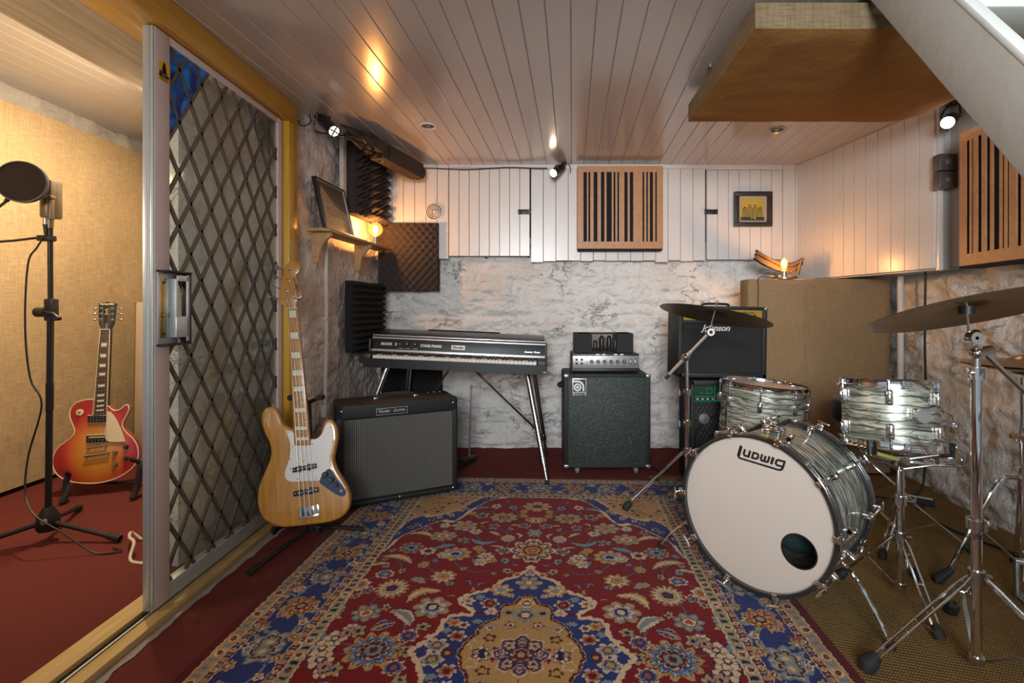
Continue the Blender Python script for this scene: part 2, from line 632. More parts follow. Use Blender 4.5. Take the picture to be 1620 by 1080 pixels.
def rough(name, p0, p1, z0, z1, mt, step=.013, courses=1.0, amp=1.0, zfun=None, label=None):
    """A lime-washed rubble wall from p0 to p1 whose surface stays behind the nominal plane."""
    p0, p1 = V((*p0, 0)), V((*p1, 0))
    d = (p1 - p0)
    L = d.length
    d.normalize()
    nrm = V((d.y, -d.x, 0))                       # the room side
    nx, nz = int(L / step) + 1, int((z1 - z0) / step) + 1
    vs, fs = [], []
    for i in range(nx + 1):
        for j in range(nz + 1):
            s, z = L * i / nx, z0 + (z1 - z0) * j / nz
            h = (stone_h(s, z, courses) - .084) * amp
            p = p0 + d * s + nrm * h
            vs.append((p.x, p.y, z))
    for i in range(nx):
        for j in range(nz):
            a = i * (nz + 1) + j
            fs.append((a, a + nz + 1, a + nz + 2, a + 1))
    b = MB(mt)
    b.add(vs, fs)
    return b.build(name, None, 180, **ST)


def vboards(b, p0, p1, z0, z1, w=.09, t=.018, g=.0028, back=True):
    """Upright tongue-and-groove boards from p0 to p1; z0 may be a function of the board number."""
    p0, p1 = V((*p0, 0)), V((*p1, 0))
    d = p1 - p0
    L = d.length
    d.normalize()
    nrm = V((d.y, -d.x, 0))
    n = max(1, round(L / w))
    for i in range(n):
        a, c = L * i / n, L * (i + 1) / n
        zl = z0(i) if callable(z0) else z0
        pr = [(a, .0), (a + g * .35, t - .006), (a + g, t), (c - g, t), (c - g * .35, t - .006), (c, 0)]
        vs, fs = [], []
        for z in (zl, z1):
            for s, h in pr:
                q = p0 + d * s + nrm * h
                vs.append((q.x, q.y, z))
        K = len(pr)
        fs = [(k, k + 1, K + k + 1, K + k) for k in range(K - 1)] + [(0, 1, 2, 3, 4, 5)[::-1], (6, 7, 8, 9, 10, 11)]
        b.add(vs, fs, smooth=False)
    return b


def hboards(b, x0, x1, z, ystart, y1, ang, w=.092, g=.0035):
    R = RZ(ang)
    n = round((x1 - x0) / w)
    for i in range(n):
        a, c = x0 + i * w, x0 + (i + 1) * w
        ys = ystart(a) if callable(ystart) else ystart
        pr = [(a, .005), (a + g, 0), (c - g, 0), (c, .005)]
        vs = [(s, y, z + h) for y in (ys, y1) for s, h in pr]
        b.add(vs, [(k, k + 1, 4 + k + 1, 4 + k) for k in range(3)], R, smooth=False)


# floors
MB(M['carpet']).box2((-3.5, -1.2, -.02), (2.7, 3.95, 0)).build('floor', **ST)
b = MB(M['sisal'])
b.box2((.70, -1.2, .0002), (2.5, 3.05, .004))
b.build('floor_sisal_mat', **ST)
# worn strip of bare screed at the threshold
b = MB(M['cement'])
random.seed(4)
ys = [-1 + .03 * i for i in range(120)]
vs = [(-1.252, y, .0025) for y in ys] + [(-1.212 + random.uniform(-.006, .006) + .012 * math.sin(y * 3), y, .0025) for y in ys]
b.add(vs, [(i, i + 1, 121 + i, 120 + i) for i in range(119)])
b.build('floor_screed_strip', **ST)

# ceilings
b = MB(M['ceil'])
hboards(b, -1.66, 2.78, HZ, lambda a: 1.58 if a > .98 else -1.2, 3.95, -4.1)
b.build('ceiling', None, 20, **ST)
MB(M['ceil']).box2((-1.2, -1.2, 2.142), (1.06, 1.45, 2.20)).box2((-1.2, 1.45, 2.142), (2.3, 3.7, 2.20)).build('ceiling_slab', **ST)
b = MB(M['boards'])
hboards(b, -3.6, -1.2, 2.36, -1.2, 3.95, -4.1)
b.build('ceiling_booth', None, 20, **ST)
b = MB(M['darkwood'])
b.box2((1.02, -1.2, 2.62), (2.6, 1.7, 2.66)).box2((1.06, 1.50, 2.15), (2.6, 1.56, 2.62)).box2((1.02, -.2, 2.30), (1.06, 1.56, 2.62))
b.build('ceiling_stairwell', **ST)

# back wall: rubble below, boards above
rough('wall_back', (-1.32, 3.618), (2.5, 3.618), 0, 1.60, M['stone'], .0085)
hl0, hl1 = (710 - CX) / FPX * 3.6, (839 - CX) / FPX * 3.6
hr0, hr1 = (1117 - CX) / FPX * 3.6, (1238 - CX) / FPX * 3.6
b = MB(M['boards'])
random.seed(2)
vboards(b, (-1.25, 3.62), (hl0 - .003, 3.62), lambda i: 1.42 + .02 * hsh(i), HZ)
vboards(b, (hl1 + .004, 3.62), (hr0 - .004, 3.62), lambda i: 1.405 + .018 * hsh(i, 2), HZ)
vboards(b, (hr1 + .003, 3.62), (2.02, 3.62), lambda i: 1.30 + .0 * i, HZ)
b.box2((hl0, 3.60, 2.108), (hl1, 3.62, 2.13)).box2((hr0, 3.60, 2.092), (hr1, 3.62, 2.13))
b.box2((hl1, 3.588, 2.098), (hr0, 3.604, 2.13), .003)
b.build('wall_back_boarding', None, 20, **ST)
MB(M['slotblack']).box2((hl0 - .02, 3.69, 1.44), (hr1 + .02, 3.71, 2.13)).build('wall_back_void', **ST)  # black sheet put in for the shade behind the hatch gaps

# left wall past the sliding door, with the boxed pipe
rough('wall_left', (-1.262, 2.555), (-1.168, 3.64), 0, 2.13, mat('dingy_plaster', (.62, .53, .47), .8, bump=.9, bs=42, bd=.014, var=.25, vs=5), .012, .3, .6)
pd = V((.0875, 1, 0)).normalized()
b = MB(bpy.data.materials['dingy_plaster'])
q = V((-1.262, 2.555, 0)) + pd * .43
b.box2((0, 0, 1.52), (.030, .05, 2.13), .008, mx=frame(q, (pd.y, -pd.x, 0), pd, (0, 0, 1)))
b.build('wall_left_pipe_boxing', **ST)
# the masonry seen behind the glass door
b = MB(M['stone'])
b.prism([(-1.47, 1.98), (-1.37, 2.54), (-1.37, 2.60), (-1.29, 3.70), (-1.30, 3.78), (-3.05, 3.80), (-1.575, 1.98)], 0, 2.35)
b.build('wall_partition', None, 30, **ST)

# right wall
def rwx(y): return 1.838 + .139 * y
rough('wall_right', (rwx(3.70), 3.70), (rwx(-1.0), -1.0), 0, 1.34, M['stone'], .015, .6)
b = MB(M['boards_grey'])
vboards(b, (rwx(2.7), 2.7), (rwx(-1.0), -1.0), 1.275, 2.62, .11, .012)
b.build('wall_right_boarding', None, 20, **ST)
b = MB(M['boards'])
vboards(b, (1.955, 3.61), (2.128, 2.572), 1.272, 2.128, .088)
b.build('wall_right_cupboard', None, 20, **ST)
b = MB(M['boards_grey'])
b.prism([(1.96, 3.60), (2.130, 2.565), (2.215, 2.545), (2.34, 3.60)], 1.262, 2.128)
b.m(M['boards']).box2((2.118, 2.548, 1.258), (2.140, 2.572, 2.128), .003)
b.build('wall_right_cupboard_end', None, 20, **ST)

# the vocal booth on the left
b = MB(M['burlapwall'])
nx, nz = 90, 40
vs, fs = [], []
for i in range(nx + 1):
    for j in range(nz + 1):
        y, z = -1 + 4.8 * i / nx, .03 + 2.20 * j / nz
        vs.append((-3.0 + .020 * mnoise.noise((y * 1.3, z * .8, 0)) + .008 * mnoise.noise((y * 5, z * 3, 2)), y, z))
for i in range(nx):
    for j in range(nz):
        a = i * (nz + 1) + j
        fs.append((a, a + 1, a + nz + 2, a + nz + 1))
b.add(vs, fs)
b.build('wall_booth', None, 180, **ST)
rough('wall_booth_masonry', (-3.03, -1.0), (-3.03, 3.85), 0, 2.36, M['stone'], .03, .6)
MB(M['burlapwall']).box2((-3.3, 3.80, 0), (-2.6, 3.85, 2.36)).build('wall_booth_end', **ST)
b = MB(M['dirtyboard'])
b.box2((-1.95, -1.0, 2.13), (-1.37, 2.95, 2.34))
b.m(M['yellow']).box2((-1.52, -1.0, 2.075), (-1.37, 2.5, 2.13), .004)
b.build('wall_booth_bulkhead', None, 30, **ST)

# door opening: beam, post, threshold
MB(M['yellow']).box2((-1.37, -1.0, 2.020), (-1.272, 2.575, 2.128), .005).build('trim_1', **ST)
MB(M['yellowv']).box2((-1.35, 2.478, 0), (-1.272, 2.562, 2.020), .004).build('trim_2', **ST)
b = MB(M['pine'])
b.box2((-1.302, -1.0, 0), (-1.252, 2.475, .024), .003)
b.box2((-1.425, -1.0, 0), (-1.345, 1.98, .024), .003)
b.m(M['slotblack']).box2((-1.345, -1.0, 0), (-1.302, 2.475, .008))
b.m(M['alu']).box2((-1.327, -1.0, .008), (-1.320, 2.475, .014))
b.build('trim_3', None, 30, **ST)

# the sliding door leaf
XF, XB = -1.300, -1.338
Y0, Y1, YG0, YG1 = 1.638, 2.470, 1.712, 2.425
ZB, ZT, ZG0, ZG1 = .027, 2.016, .086, 1.988
door = thing('door_1', 'white and silver sliding door glazed with diamond leaded glass', 'door', T(XF, Y0, 0), kind='structure')
MB(M['alu_white']).box2((XB + .004, Y0 + .006, ZB), (XF, YG0, ZT), .003).m(M['alu']).box2((XB, Y0, ZB), (XF - .0145, Y0 + .012, ZT), .002).box2((XF - .0125, Y0, ZB), (XF - .002, Y0 + .012, ZT), .002).box2((XB + .004, Y0 + .003, ZB), (XF - .004, Y0 + .01, ZT)).build('lock_stile', door)
MB(M['alu_white']).box2((XB, YG1, ZB), (XF, Y1, ZT), .003).build('rear_stile', door)
MB(M['alu_white']).box2((XB, YG0, ZG1), (XF - .001, YG1, ZT), .002).build('top_rail', door)
MB(M['alu']).box2((XB, YG0, ZB), (XF - .001, YG1, ZG0), .002).build('bottom_rail', door)
cw, ch = .117, .190
cells = []


def clip_rect(p, q, y0, y1, z0, z1):
    t0, t1 = 0, 1
    dy, dz = q[0] - p[0], q[1] - p[1]
    for pp, dd, lo, hi in ((p[0], dy, y0, y1), (p[1], dz, z0, z1)):
        a, c = sorted(((lo - pp) / dd, (hi - pp) / dd))
        t0, t1 = max(t0, a), min(t1, c)
    return ((p[0] + dy * t0, p[1] + dz * t0), (p[0] + dy * t1, p[1] + dz * t1)) if t1 - t0 > .01 else None


def lattice(name, x, wd, label=None):
    b = MB(M['lead'])
    n = int((YG1 - YG0) / cw + (ZG1 - ZG0) / ch) + 2
    for k in range(-2, n + 2):
        for sg in (1, -1):
            ya = YG0 + cw * (k - (ZG1 - ZG0) / ch) + (-.026 if sg > 0 else .014)
            p, q = (ya, ZG0), (ya + cw * (ZG1 - ZG0) / ch, ZG1)
            if sg < 0:
                p, q = (ya, ZG1), (ya + cw * (ZG1 - ZG0) / ch, ZG0)
            c = clip_rect(p, q, YG0, YG1, ZG0, ZG1)
            if c:
                u, v = V((x, *c[0])), V((x, *c[1]))
                d = (v - u)
                L = d.length
                d.normalize()
                b.box2((0, -wd / 2, -.0018), (L, wd / 2, .0018), mx=frame(u, d, d.cross(V((1, 0, 0))).normalized() * -1, (1, 0, 0)))
    return b.build(name, door)


lattice('leading', XF - .006, .0115)
MB(M['glass']).prism([(YG0, ZG0), (YG1, ZG0), (YG1, ZG1), (YG0 + .208, ZG1), (YG0, ZG1 - .338)], -.0008, .0008, frame((XF - .009, 0, 0), (0, 1, 0), (0, 0, 1), (1, 0, 0))).build('glass_pane', door, label='greenish obscure glass pane')
b = MB(M['blueglass'])
poly = [(YG0, ZG1), (YG0 + .208, ZG1), (YG0, ZG1 - .338)]
b.prism(poly, -.0008, .0008, frame((XF - .009, 0, 0), (0, 1, 0), (0, 0, 1), (1, 0, 0)))
b.build('stained_glass', door, label='deep blue stained glass corner')
lattice('rear_leading', XF - .0135, .0085)
b = MB(M['alu'])
hb, ht = .932, 1.180
b.box2((XF, 1.652, hb), (XF + .004, 1.745, ht), .001)
b.box2((XF + .004, 1.700, hb + .02), (XF + .030, 1.712, ht - .02), .003)
b.box2((XF + .026, 1.700, hb + .02), (XF + .032, 1.760, hb + .095), .003)
b.box2((XF + .026, 1.752, hb + .005), (XF + .032, 1.764, ht - .005), .002)
b.box2((XF + .026, 1.706, ht - .028), (XF + .032, 1.760, ht - .008), .002)
b.m(M['black']).box2((XF, 1.648, ht), (XF + .036, 1.772, ht + .007), .002).box2((XF, 1.648, hb - .007), (XF + .036, 1.772, hb), .002).box2((XF, 1.766, hb), (XF + .034, 1.772, ht), .002)
b.m(M['brass']).box2((XF + .003, 1.660, hb + .02), (XF + .006, 1.690, ht - .02), .001)
b.m(M['black']).cyl((XF + .003, 1.675, hb + .035), (XF + .008, 1.675, hb + .035), .005).cyl((XF + .003, 1.675, ht - .035), (XF + .008, 1.675, ht - .035), .005)
b.m(M['brass']).cyl((XF + .003, 1.675, hb + .10), (XF + .012, 1.675, hb + .10), .008)
b.build('handle', door, label='aluminium pull handle with a brass lock plate')
b = MB(M['yellowsticker'])
mx = frame((XF + .0002, 1.683, 1.878), (0, 1, 0), (0, 0, 1), (1, 0, 0))
b.box2((-.023, -.034, 0), (.027, .034, .0006), mx=mx)
b.m(M['black'])
mx2 = mx @ T(0, 0, .001)
for k, (w, h) in enumerate([(.004, .028), (.007, .02), (.009, .012), (.011, .004), (.013, -.004)]):
    b.stroke([(-w, h - .010), (0.001, h + .004), (w, h - .010)], .005, mx2)
b.stroke([(0, -.018), (0, .028)], .005, mx2)
for x, y, w, h in [(-.017, -.012, .009, .020), (.016, -.014, .012, .010), (-.004, -.018, .04, .006)]:
    b.stroke([(x - w / 2, y), (x + w / 2, y)], h, mx2)
b.stroke([(-.018, -.026), (.022, -.026)], .003, mx2).stroke([(-.016, -.031), (.020, -.031)], .0018, mx2)
b.build('sticker', door, label='yellow maker sticker with a tree emblem')

# stairs on the right
SX0, SX1 = 1.10, 1.175
la, lb = V((0, 1.093, 1.343)), V((0, 1.573, 2.037))
sd = (lb - la).normalized()
st = thing('staircase', 'steep white painted wooden stair descending along the right wall', 'staircase', T(1.5, .16, 0), kind='structure')
b = MB(M['stairpaint'])
t0 = -la.z / sd.z
lo = la + sd * t0
hi = la + sd * ((2.42 - la.z) / sd.z)
up = V((0, -sd.z, sd.y)) * .158
pts = [lo, hi, hi + up, lo + up + sd * (-(lo + up).z / sd.z)]
sub = []
N = 60
for a, c in ((pts[0], pts[1]), (pts[2], pts[3])):
    for i in range(N + 1):
        p = a.lerp(c, i / N)
        w = .004 * mnoise.noise((p.y * 7, p.z * 3, 1 if c is pts[1] else 5))
        sub.append((p.y, p.z + w))
b.prism(sub, SX0, SX1 - .03, frame((0, 0, 0), (0, 1, 0), (0, 0, 1), (1, 0, 0)), .003, 2)
b.m(M['stairedge'])
e0, e1 = pts[3] + V((0, 0, .002)), pts[2] + V((0, 0, .002))
b.box2((0, -.03, -.012), ((e1 - e0).length, .010, .004), .004, mx=frame((SX0 + .028, *e0.yz), (0, *sd.yz), (1, 0, 0), (0, -sd.z, sd.y)))
b.build('stringer', st, 30)
MB(M['stairpaint']).prism(sub, 1.84, 1.88, frame((0, 0, 0), (0, 1, 0), (0, 0, 1), (1, 0, 0))).build('stringer', st, 30)
for k in range(10):
    z = .205 + .208 * k
    c = lo + up * .62 + sd * ((z - (lo + up * .62).z) / sd.z)
    b = MB(M['stairedge'])
    b.box2((SX1 - .03, c.y - .085, z - .034), (1.84, c.y + .10, z), .008)
    b.build('tread', st)
# ------------------------------------------------------------------ the rug
def make_rug():
    HU, HV, C = .975, 1.55, .0026
    rng = np.random.default_rng(7)
    us = np.arange(0, HU + 1e-6, C)
    vs = np.arange(-.22, HV + 1e-6, C)            # the woven half that shows, drawn for u >= 0 and mirrored
    U0, VV0 = np.meshgrid(us, vs, indexing='ij')

    def vnoise(sh, step, seed):
        r = np.random.default_rng(seed)
        g = r.random((sh[0] // step + 3, sh[1] // step + 3))
        a = np.arange(sh[0]) / step
        b = np.arange(sh[1]) / step
        i, j = a.astype(int), b.astype(int)
        fa, fb = (a - i)[:, None], (b - j)[None, :]
        return (g[i][:, j] * (1 - fa) + g[i + 1][:, j] * fa) * (1 - fb) + (g[i][:, j + 1] * (1 - fa) + g[i + 1][:, j + 1] * fa) * fb

    U = U0 + (vnoise(U0.shape, 3, 1) - .5) * .008
    VV = VV0 + (vnoise(U0.shape, 3, 2) - .5) * .008
    VV = np.abs(VV)
    S = lambda r, g, b: np.array([((q / 255) ** 2.2) for q in (r, g, b)])
    RED, DRED, BLUE, NAVY = S(128, 22, 30), S(96, 20, 26), S(46, 58, 116), S(34, 32, 66)
    TAN, CREAM, GREY, RUST = S(188, 148, 92), S(222, 194, 160), S(128, 142, 146), S(168, 84, 48)
    PURP, LB, PINK, GT = S(84, 52, 82), S(112, 136, 176), S(190, 138, 132), S(164, 152, 120)
    img = np.empty(U.shape + (3,))
    img[:] = RED

    def sdf_poly(pts, u, v):
        pts = np.array(pts, float)
        d = np.full(u.shape, 9.)
        for a, b in zip(pts[:-1], pts[1:]):
            e = b - a
            L = (e ** 2).sum()
            t = np.clip(((u - a[0]) * e[0] + (v - a[1]) * e[1]) / L, 0, 1)
            d = np.minimum(d, np.hypot(u - a[0] - t * e[0], v - a[1] - t * e[1]))
        return d

    def inside(pts, u, v):
        r = np.zeros(u.shape, bool)
        n = len(pts)
        for i in range(n):
            (x0, y0), (x1, y1) = pts[i], pts[(i + 1) % n]
            if y0 == y1:
                continue
            c = ((y0 > v) != (y1 > v)) & (u < (x1 - x0) * (v - y0) / (y1 - y0) + x0)
            r ^= c
        return r

    def win(u, v, R):
        return (slice(max(0, int((u - R) / C) - 1), max(0, int((u + R) / C) + 2)),
                slice(max(0, int((v - R - vs[0]) / C) - 1), max(0, int((v + R - vs[0]) / C) + 2)))

    def flower(u, v, R, cols, n=6, amp=.22, sx=1.0, rot=0., sharp=1.0, ab=True):
        if R < .075:
            R *= .90
        for vc in ((v, -v) if ab and abs(v) < .35 else (v,)):
            w = win(u, vc, R * max(1, sx) * 1.1)
            uu, v2 = U[w] - u, (VV[w] - v if vc >= 0 else VV[w] - v)
            if uu.size == 0:
                continue
            ca, sa = math.cos(rot), math.sin(rot)
            a, b = (uu * ca + v2 * sa) / sx, -uu * sa + v2 * ca
            r, th = np.hypot(a, b), np.arctan2(b, a)
            pet = 1 - amp + amp * np.abs(np.cos(th * n / 2)) ** sharp
            for k, col in cols:
                f = pet if k > .45 else 1
                img[w][r < R * k * f] = col
            if R > .024:                              # veins between the petals
                k = cols[0][0]
                vein = (np.abs(np.sin(th * n / 2 + 1.571)) < .22) & (r > R * .34) & (r < R * k * pet * .96)
                img[w][vein] = img[w][vein] * .38
                tip = (np.abs(np.sin(th * n / 2)) < .26) & (r > R * .62) & (r < R * k * pet * .86)
                img[w][tip] = img[w][tip] * .45 + CREAM * .55

    def leaf(u, v, L, W, rot, cols, bend=.5):
        w = win(u, v, L * 1.3)
        uu, v2 = U[w] - u, VV[w] - v
        if uu.size == 0:
            return
        ca, sa = math.cos(rot), math.sin(rot)
        a, b = uu * ca + v2 * sa, -uu * sa + v2 * ca
        t = a / L
        b = b + bend * L * (t * t - .4)
        env = np.where(np.abs(t) < 1, np.maximum(1 - t * t, 0) ** .7, 0) * (.7 + .3 * np.abs(np.sin(t * 11)))
        for k, col in cols:
            img[w][np.abs(b) < W * k * env] = col

    def vine(pts, wd, col):
        p = [V((a, b, 0)) for a, b in pts]
        q = [(c.x, c.y) for c in smooth_path(p, 6)]
        lo, hi = np.min(q, 0), np.max(q, 0)
        w = (slice(max(0, int((lo[0] - .02) / C)), max(0, int((hi[0] + .02) / C) + 1)),
             slice(max(0, int((lo[1] - .02 - vs[0]) / C)), max(0, int((hi[1] + .02 - vs[0]) / C) + 1)))
        if U[w].size:
            img[w][sdf_poly(q, U[w], VV[w]) < wd] = col

    SP = .035
    # vines first, then the flowers of the red field
    for pts in [[(.02, .63), (.06, .7), (.1, .72), (.13, .63), (.2, .57)], [(.12, .74), (.13, .8), (.2, .83), (.28, .8), (.24, .71)],
                [(.34, .85), (.42, .84), (.42, .75), (.4, .66), (.45, .61)], [(.45, .6), (.44, .5), (.34, .41), (.43, .39), (.51, .33)],
                [(.51, .33), (.55, .25), (.55, .18), (.58, .08)], [(.52, .44), (.53, .5), (.57, .54)], [(.57, .42), (.62, .38), (.65, .3)],
                [(.21, .6), (.26, .57), (.33, .58)], [(.33, .58), (.3, .5), (.22, .45), (.16, .47)], [(.46, 0), (.52, .05), (.57, .08)],
                [(.46, 0), (.53, .02), (.6, .03)], [(.46, 0), (.53, -.02), (.6, -.04)], [(.02, .92), (.08, .99), (.13, 1.08)], [(.16, .96), (.22, 1.0), (.22, 1.09), (.3, 1.07)],
                [(.37, .07), (.4, .02), (.45, 0)], [(.33, .11), (.37, .07), (.41, .16)], [(.39, .29), (.36, .24), (.33, .22)]]:
        vine(pts, .0032, S(96, 92, 112))
    fc = [(1, CREAM), (.84, TAN), (.42, DRED), (.2, CREAM)]
    ros = lambda u, v, R=.03, c=TAN, k=DRED, n=6: flower(u, v + SP, R, [(1.12, NAVY), (1, c), (.38, k), (.2, CREAM)], n, .3)
    for u, v in [(.066, .997), (.064, .948), (.035, .905), (.327, .966), (.239, .609), (.22, .583), (.437, .468), (.44, .46), (.529, -.121), (.166, .51)]:
        ros(u, v, .026)
    for u, v, R in [(.196, .54, .04), (.211, .492, .034), (.595, .012, .044), (.614, -.036, .044), (.598, -.083, .042), (.565, .06, .03)]:
        ros(u, v, R, CREAM, PURP)
    ros(.436, .824, .03, CREAM, GREY, 8)
    for u, v in [(.367, .034), (.368, -.1)]:
        flower(u, v + SP, .034, [(1.15, CREAM), (.95, BLUE), (.3, RUST)], 8, .35)
    flower(.118, .741, .038, [(1.1, PURP), (1, CREAM), (.75, GREY), (.62, CREAM), (.36, RUST), (.2, CREAM)], 10, .4)
    pal = lambda u, v, R, c, sx=1.25, n=9, rot=0.: flower(u, v + SP, R, c, n, .34, sx, rot, .8)
    pal(.161, .924, .062, [(1.05, GT), (.9, GREY), (.78, TAN), (.55, GT), (.4, DRED), (.28, PINK), (.14, DRED)])
    pal(.339, .824, .066, [(1.05, PURP), (.98, GT), (.74, PINK), (.62, GREY), (.4, TAN), (.2, RUST)], 1.1, 7)
    pal(.277, .766, .03, [(1, CREAM), (.4, GREY)], 1.2, 6)
    pal(.419, .716, .056, [(1.02, TAN), (.85, GREY), (.55, TAN), (.36, CREAM), (.2, RUST)], 1.3, 8)
    pal(.326, .555, .062, [(1.06, TAN), (.8, TAN), (.62, NAVY), (.56, LB), (.4, CREAM), (.28, BLUE)], 1.15, 9)
    pal(.375, .545, .034, [(1, CREAM), (.7, GREY), (.4, CREAM)], 1, 7)
    pal(.45, .574, .036, [(1.05, NAVY), (1, CREAM), (.55, GREY), (.4, DRED)], 1.1, 7)
    pal(.531, .6, .052, [(1.04, TAN), (.86, BLUE), (.62, GT), (.4, LB), (.22, NAVY)], 1.15, 9)
    pal(.337, .38, .050, [(1.05, TAN), (.9, NAVY), (.84, CREAM), (.5, NAVY), (.42, TAN), (.2, RUST)], 1.1, 9)
    pal(.51, .291, .068, [(1.05, TAN), (.93, NAVY), (.88, CREAM), (.6, GT), (.42, CREAM), (.36, DRED), (.2, BLUE)], 1, 16)
    pal(.329, .184, .066, [(1.06, TAN), (.9, GREY), (.72, CREAM), (.5, LB), (.36, NAVY), (.22, CREAM)], 1.1, 7)
    pal(.547, .142, .052, [(1.04, GREY), (.7, TAN), (.56, BLUE), (.44, CREAM), (.26, RUST)], 1.1, 7)
    pal(.454, -.035, .082, [(1.06, TAN), (.88, NAVY), (.82, LB), (.66, BLUE), (.56, CREAM), (.5, DRED), (.3, GREY), (.16, DRED)], 1.05, 11)
    pal(.57, .385, .036, [(1, CREAM), (.8, BLUE), (.5, LB), (.25, TAN)], 1.2, 7)
    pal(.64, .31, .045, [(1.03, CREAM), (.75, GT), (.4, RUST)], 1, 7)
    pal(.66, .16, .036, [(1, GREY), (.7, LB), (.4, NAVY)], 1, 7)
    for u, v, R, c in [(.052, .834, .026, BLUE), (.115, .802, .018, GREY), (.126, 1.047, .028, LB), (.217, 1.06, .03, CREAM), (.274, .942, .03, BLUE),
                       (.198, .824, .024, BLUE), (.51, .786, .02, BLUE), (.128, .596, .03, BLUE), (.109, .508, .022, GREY), (.606, .574, .018, GREY),
                       (.399, .496, .013, LB), (.588, .445, .018, LB), (.511, .412, .02, TAN), (.596, .275, .022, BLUE), (.627, .236, .02, TAN),
                       (.489, .177, .02, TAN), (.333, .08, .024, TAN), (.351, -.028, .024, TAN), (.535, .049, .028, TAN), (.569, .04, .024, PINK), (.319, .682, .028, GREY),
                       (.651, .116, .028, TAN), (.565, -.116, .03, PINK), (.654, -.039, .02, GREY), (.3, .66, .014, TAN), (.61, .5, .016, TAN), (.27, .44, .016, TAN), (.09, .43, .022, TAN), (.3, .33, .018, GREY)]:
        flower(u, v + SP, R, [(1.15, CREAM if c is BLUE else NAVY), (.95, c), (.5, TAN if c is not TAN else GREY), (.3, NAVY)], 5, .45, 1.25, u * 9)
    lf = lambda u, v, L, W, r, c, b=.5: leaf(u, v + SP, L, W, r, c, b)
    tl, gl = [(1.25, NAVY), (1, TAN), (.35, CREAM)], [(1.25, NAVY), (1, GREY), (.3, LB)]
    for a in [(.071, .735, .03, .010, 1.3, tl, .6), (.186, .751, .036, .014, .6, tl, .3), (.229, .668, .062, .015, 3.3, gl, .55), (.296, 1.035, .045, .014, -.4, gl, .3),
              (.39, .618, .05, .016, -.4, gl, .2), (.521, .73, .06, .02, .2, tl, .5), (.555, .51, .075, .022, .35, tl, .35), (.427, .35, .035, .02, .4, [(1, GT), (.3, GREY)], .2),
              (.388, .262, .065, .026, -.6, tl, .6), (.413, .129, .06, .026, .7, [(1.2, NAVY), (1, CREAM), (.5, GREY)], .4), (.465, .08, .04, .02, -.5, [(1.2, CREAM), (1, BLUE), (.4, TAN)], .3),
              (.62, .46, .04, .013, -.3, tl, .3), (.24, .5, .02, .008, 1.2, gl, .4), (.15, .62, .04, .008, .5, tl, .5), (.65, .02, .035, .012, 1.9, gl, .6), (.3, -.15, .03, .014, .3, tl, .4),
              (.1, .84, .02, .007, .2, tl, .4), (.25, .86, .025, .008, -.7, tl, .5)]:
        lf(*a)
    # axis flowers above the medallion
    flower(0, 1.067 + SP, .07, [(1.04, PURP), (.98, TAN), (.6, GT), (.3, DRED)], 9, .35, 1.25)
    flower(0, .90 + SP, .045, [(1.05, RUST), (.95, TAN), (.5, CREAM), (.25, DRED)], 7, .35)
    flower(0, .765 + SP, .052, [(1.05, NAVY), (1, GREY), (.6, NAVY), (.54, TAN), (.25, CREAM), (.12, NAVY)], 7, .4, .8)
    flower(0, .60 + SP, .098, [(1.05, CREAM), (.92, PURP), (.72, CREAM), (.66, TAN), (.44, DRED), (.34, TAN), (.22, RUST), (.1, TAN)], 9, .32, 1.0)
    for i in range(190):                              # small sprigs on the bare red ground
        u, v = rng.uniform(.02, .64), rng.uniform(0, 1.2)
        w = win(u, v, .017)
        if img[w].size and np.abs(img[w] - RED).max() < 1e-6:
            c = [TAN, GREY, LB, CREAM, RUST][i % 5]
            if i % 3:
                leaf(u, v, .016, .005, rng.uniform(0, 6.3), [(1.5, NAVY), (1, c)], .7)
            else:
                flower(u, v, .014, [(1.2, NAVY), (1, c), (.4, DRED)], 5, .4)
    # the spandrels: wavy blue ribbon, tan corner
    cu, cv = [0, .15, .27, .36, .40, .5, .6, .65, .98], [1.245, 1.235, 1.155, .99, .915, .875, .735, .60, -.3]
    fv = np.interp(U, cu, cv)
    sl = np.interp(U, cu, np.gradient(cv, cu))
    g = (VV - fv) / np.sqrt(1 + np.minimum(sl ** 2, 6))
    s_ = U * 21 + VV * 17
    g = g + .022 * np.abs(np.sin(s_)) - .010
    fld = (U < .66)
    for k, col in ((0., CREAM), (.009, BLUE), (.078, CREAM), (.086, TAN)):
        img[(g > k) & fld] = col
    for i in range(260):
        u, v = rng.uniform(.02, .64), rng.uniform(.5, 1.26)
        q = (v - np.interp(u, cu, cv)) / math.sqrt(1 + min(np.interp(u, cu, np.gradient(cv, cu)) ** 2, 6))
        if .03 < q < .06:
            flower(u, v, .017, [(1.1, CREAM), (.85, [TAN, DRED, PURP, GREY][i % 4]), (.35, NAVY)], 5, .4)
        elif q > .1:
            c = [PINK, GT, RUST, CREAM][i % 4]
            flower(u, v, .024, [(1, c), (.75, TAN), (.45, [DRED, PURP, GREY, RUST][(i // 4) % 4])], 6, .45, 1.2, i)
            leaf(u + .03, v + .02, .03, .004, i * .7, [(1, RUST)], .8)
    # medallion
    med = [(0, .503), (.014, .47), (.045, .43), (.07, .412), (.10, .40), (.115, .375), (.125, .345), (.16, .322), (.20, .305), (.236, .278), (.238, .245),
           (.20, .222), (.178, .205), (.188, .18), (.225, .18), (.258, .168), (.272, .135), (.268, .10), (.285, .075), (.30, .05), (.32, .02), (.338, 0)]
    aw = np.abs(VV)
    dm = sdf_poly(med, U, aw)
    inn = inside(med + [(0, 0)], U, aw)
    ser = .006 + .008 * np.abs(np.sin((U - aw) * 62))
    img[(dm < ser) & ~inn] = CREAM
    img[inn] = BLUE
    img[inn & (dm < .006)] = CREAM
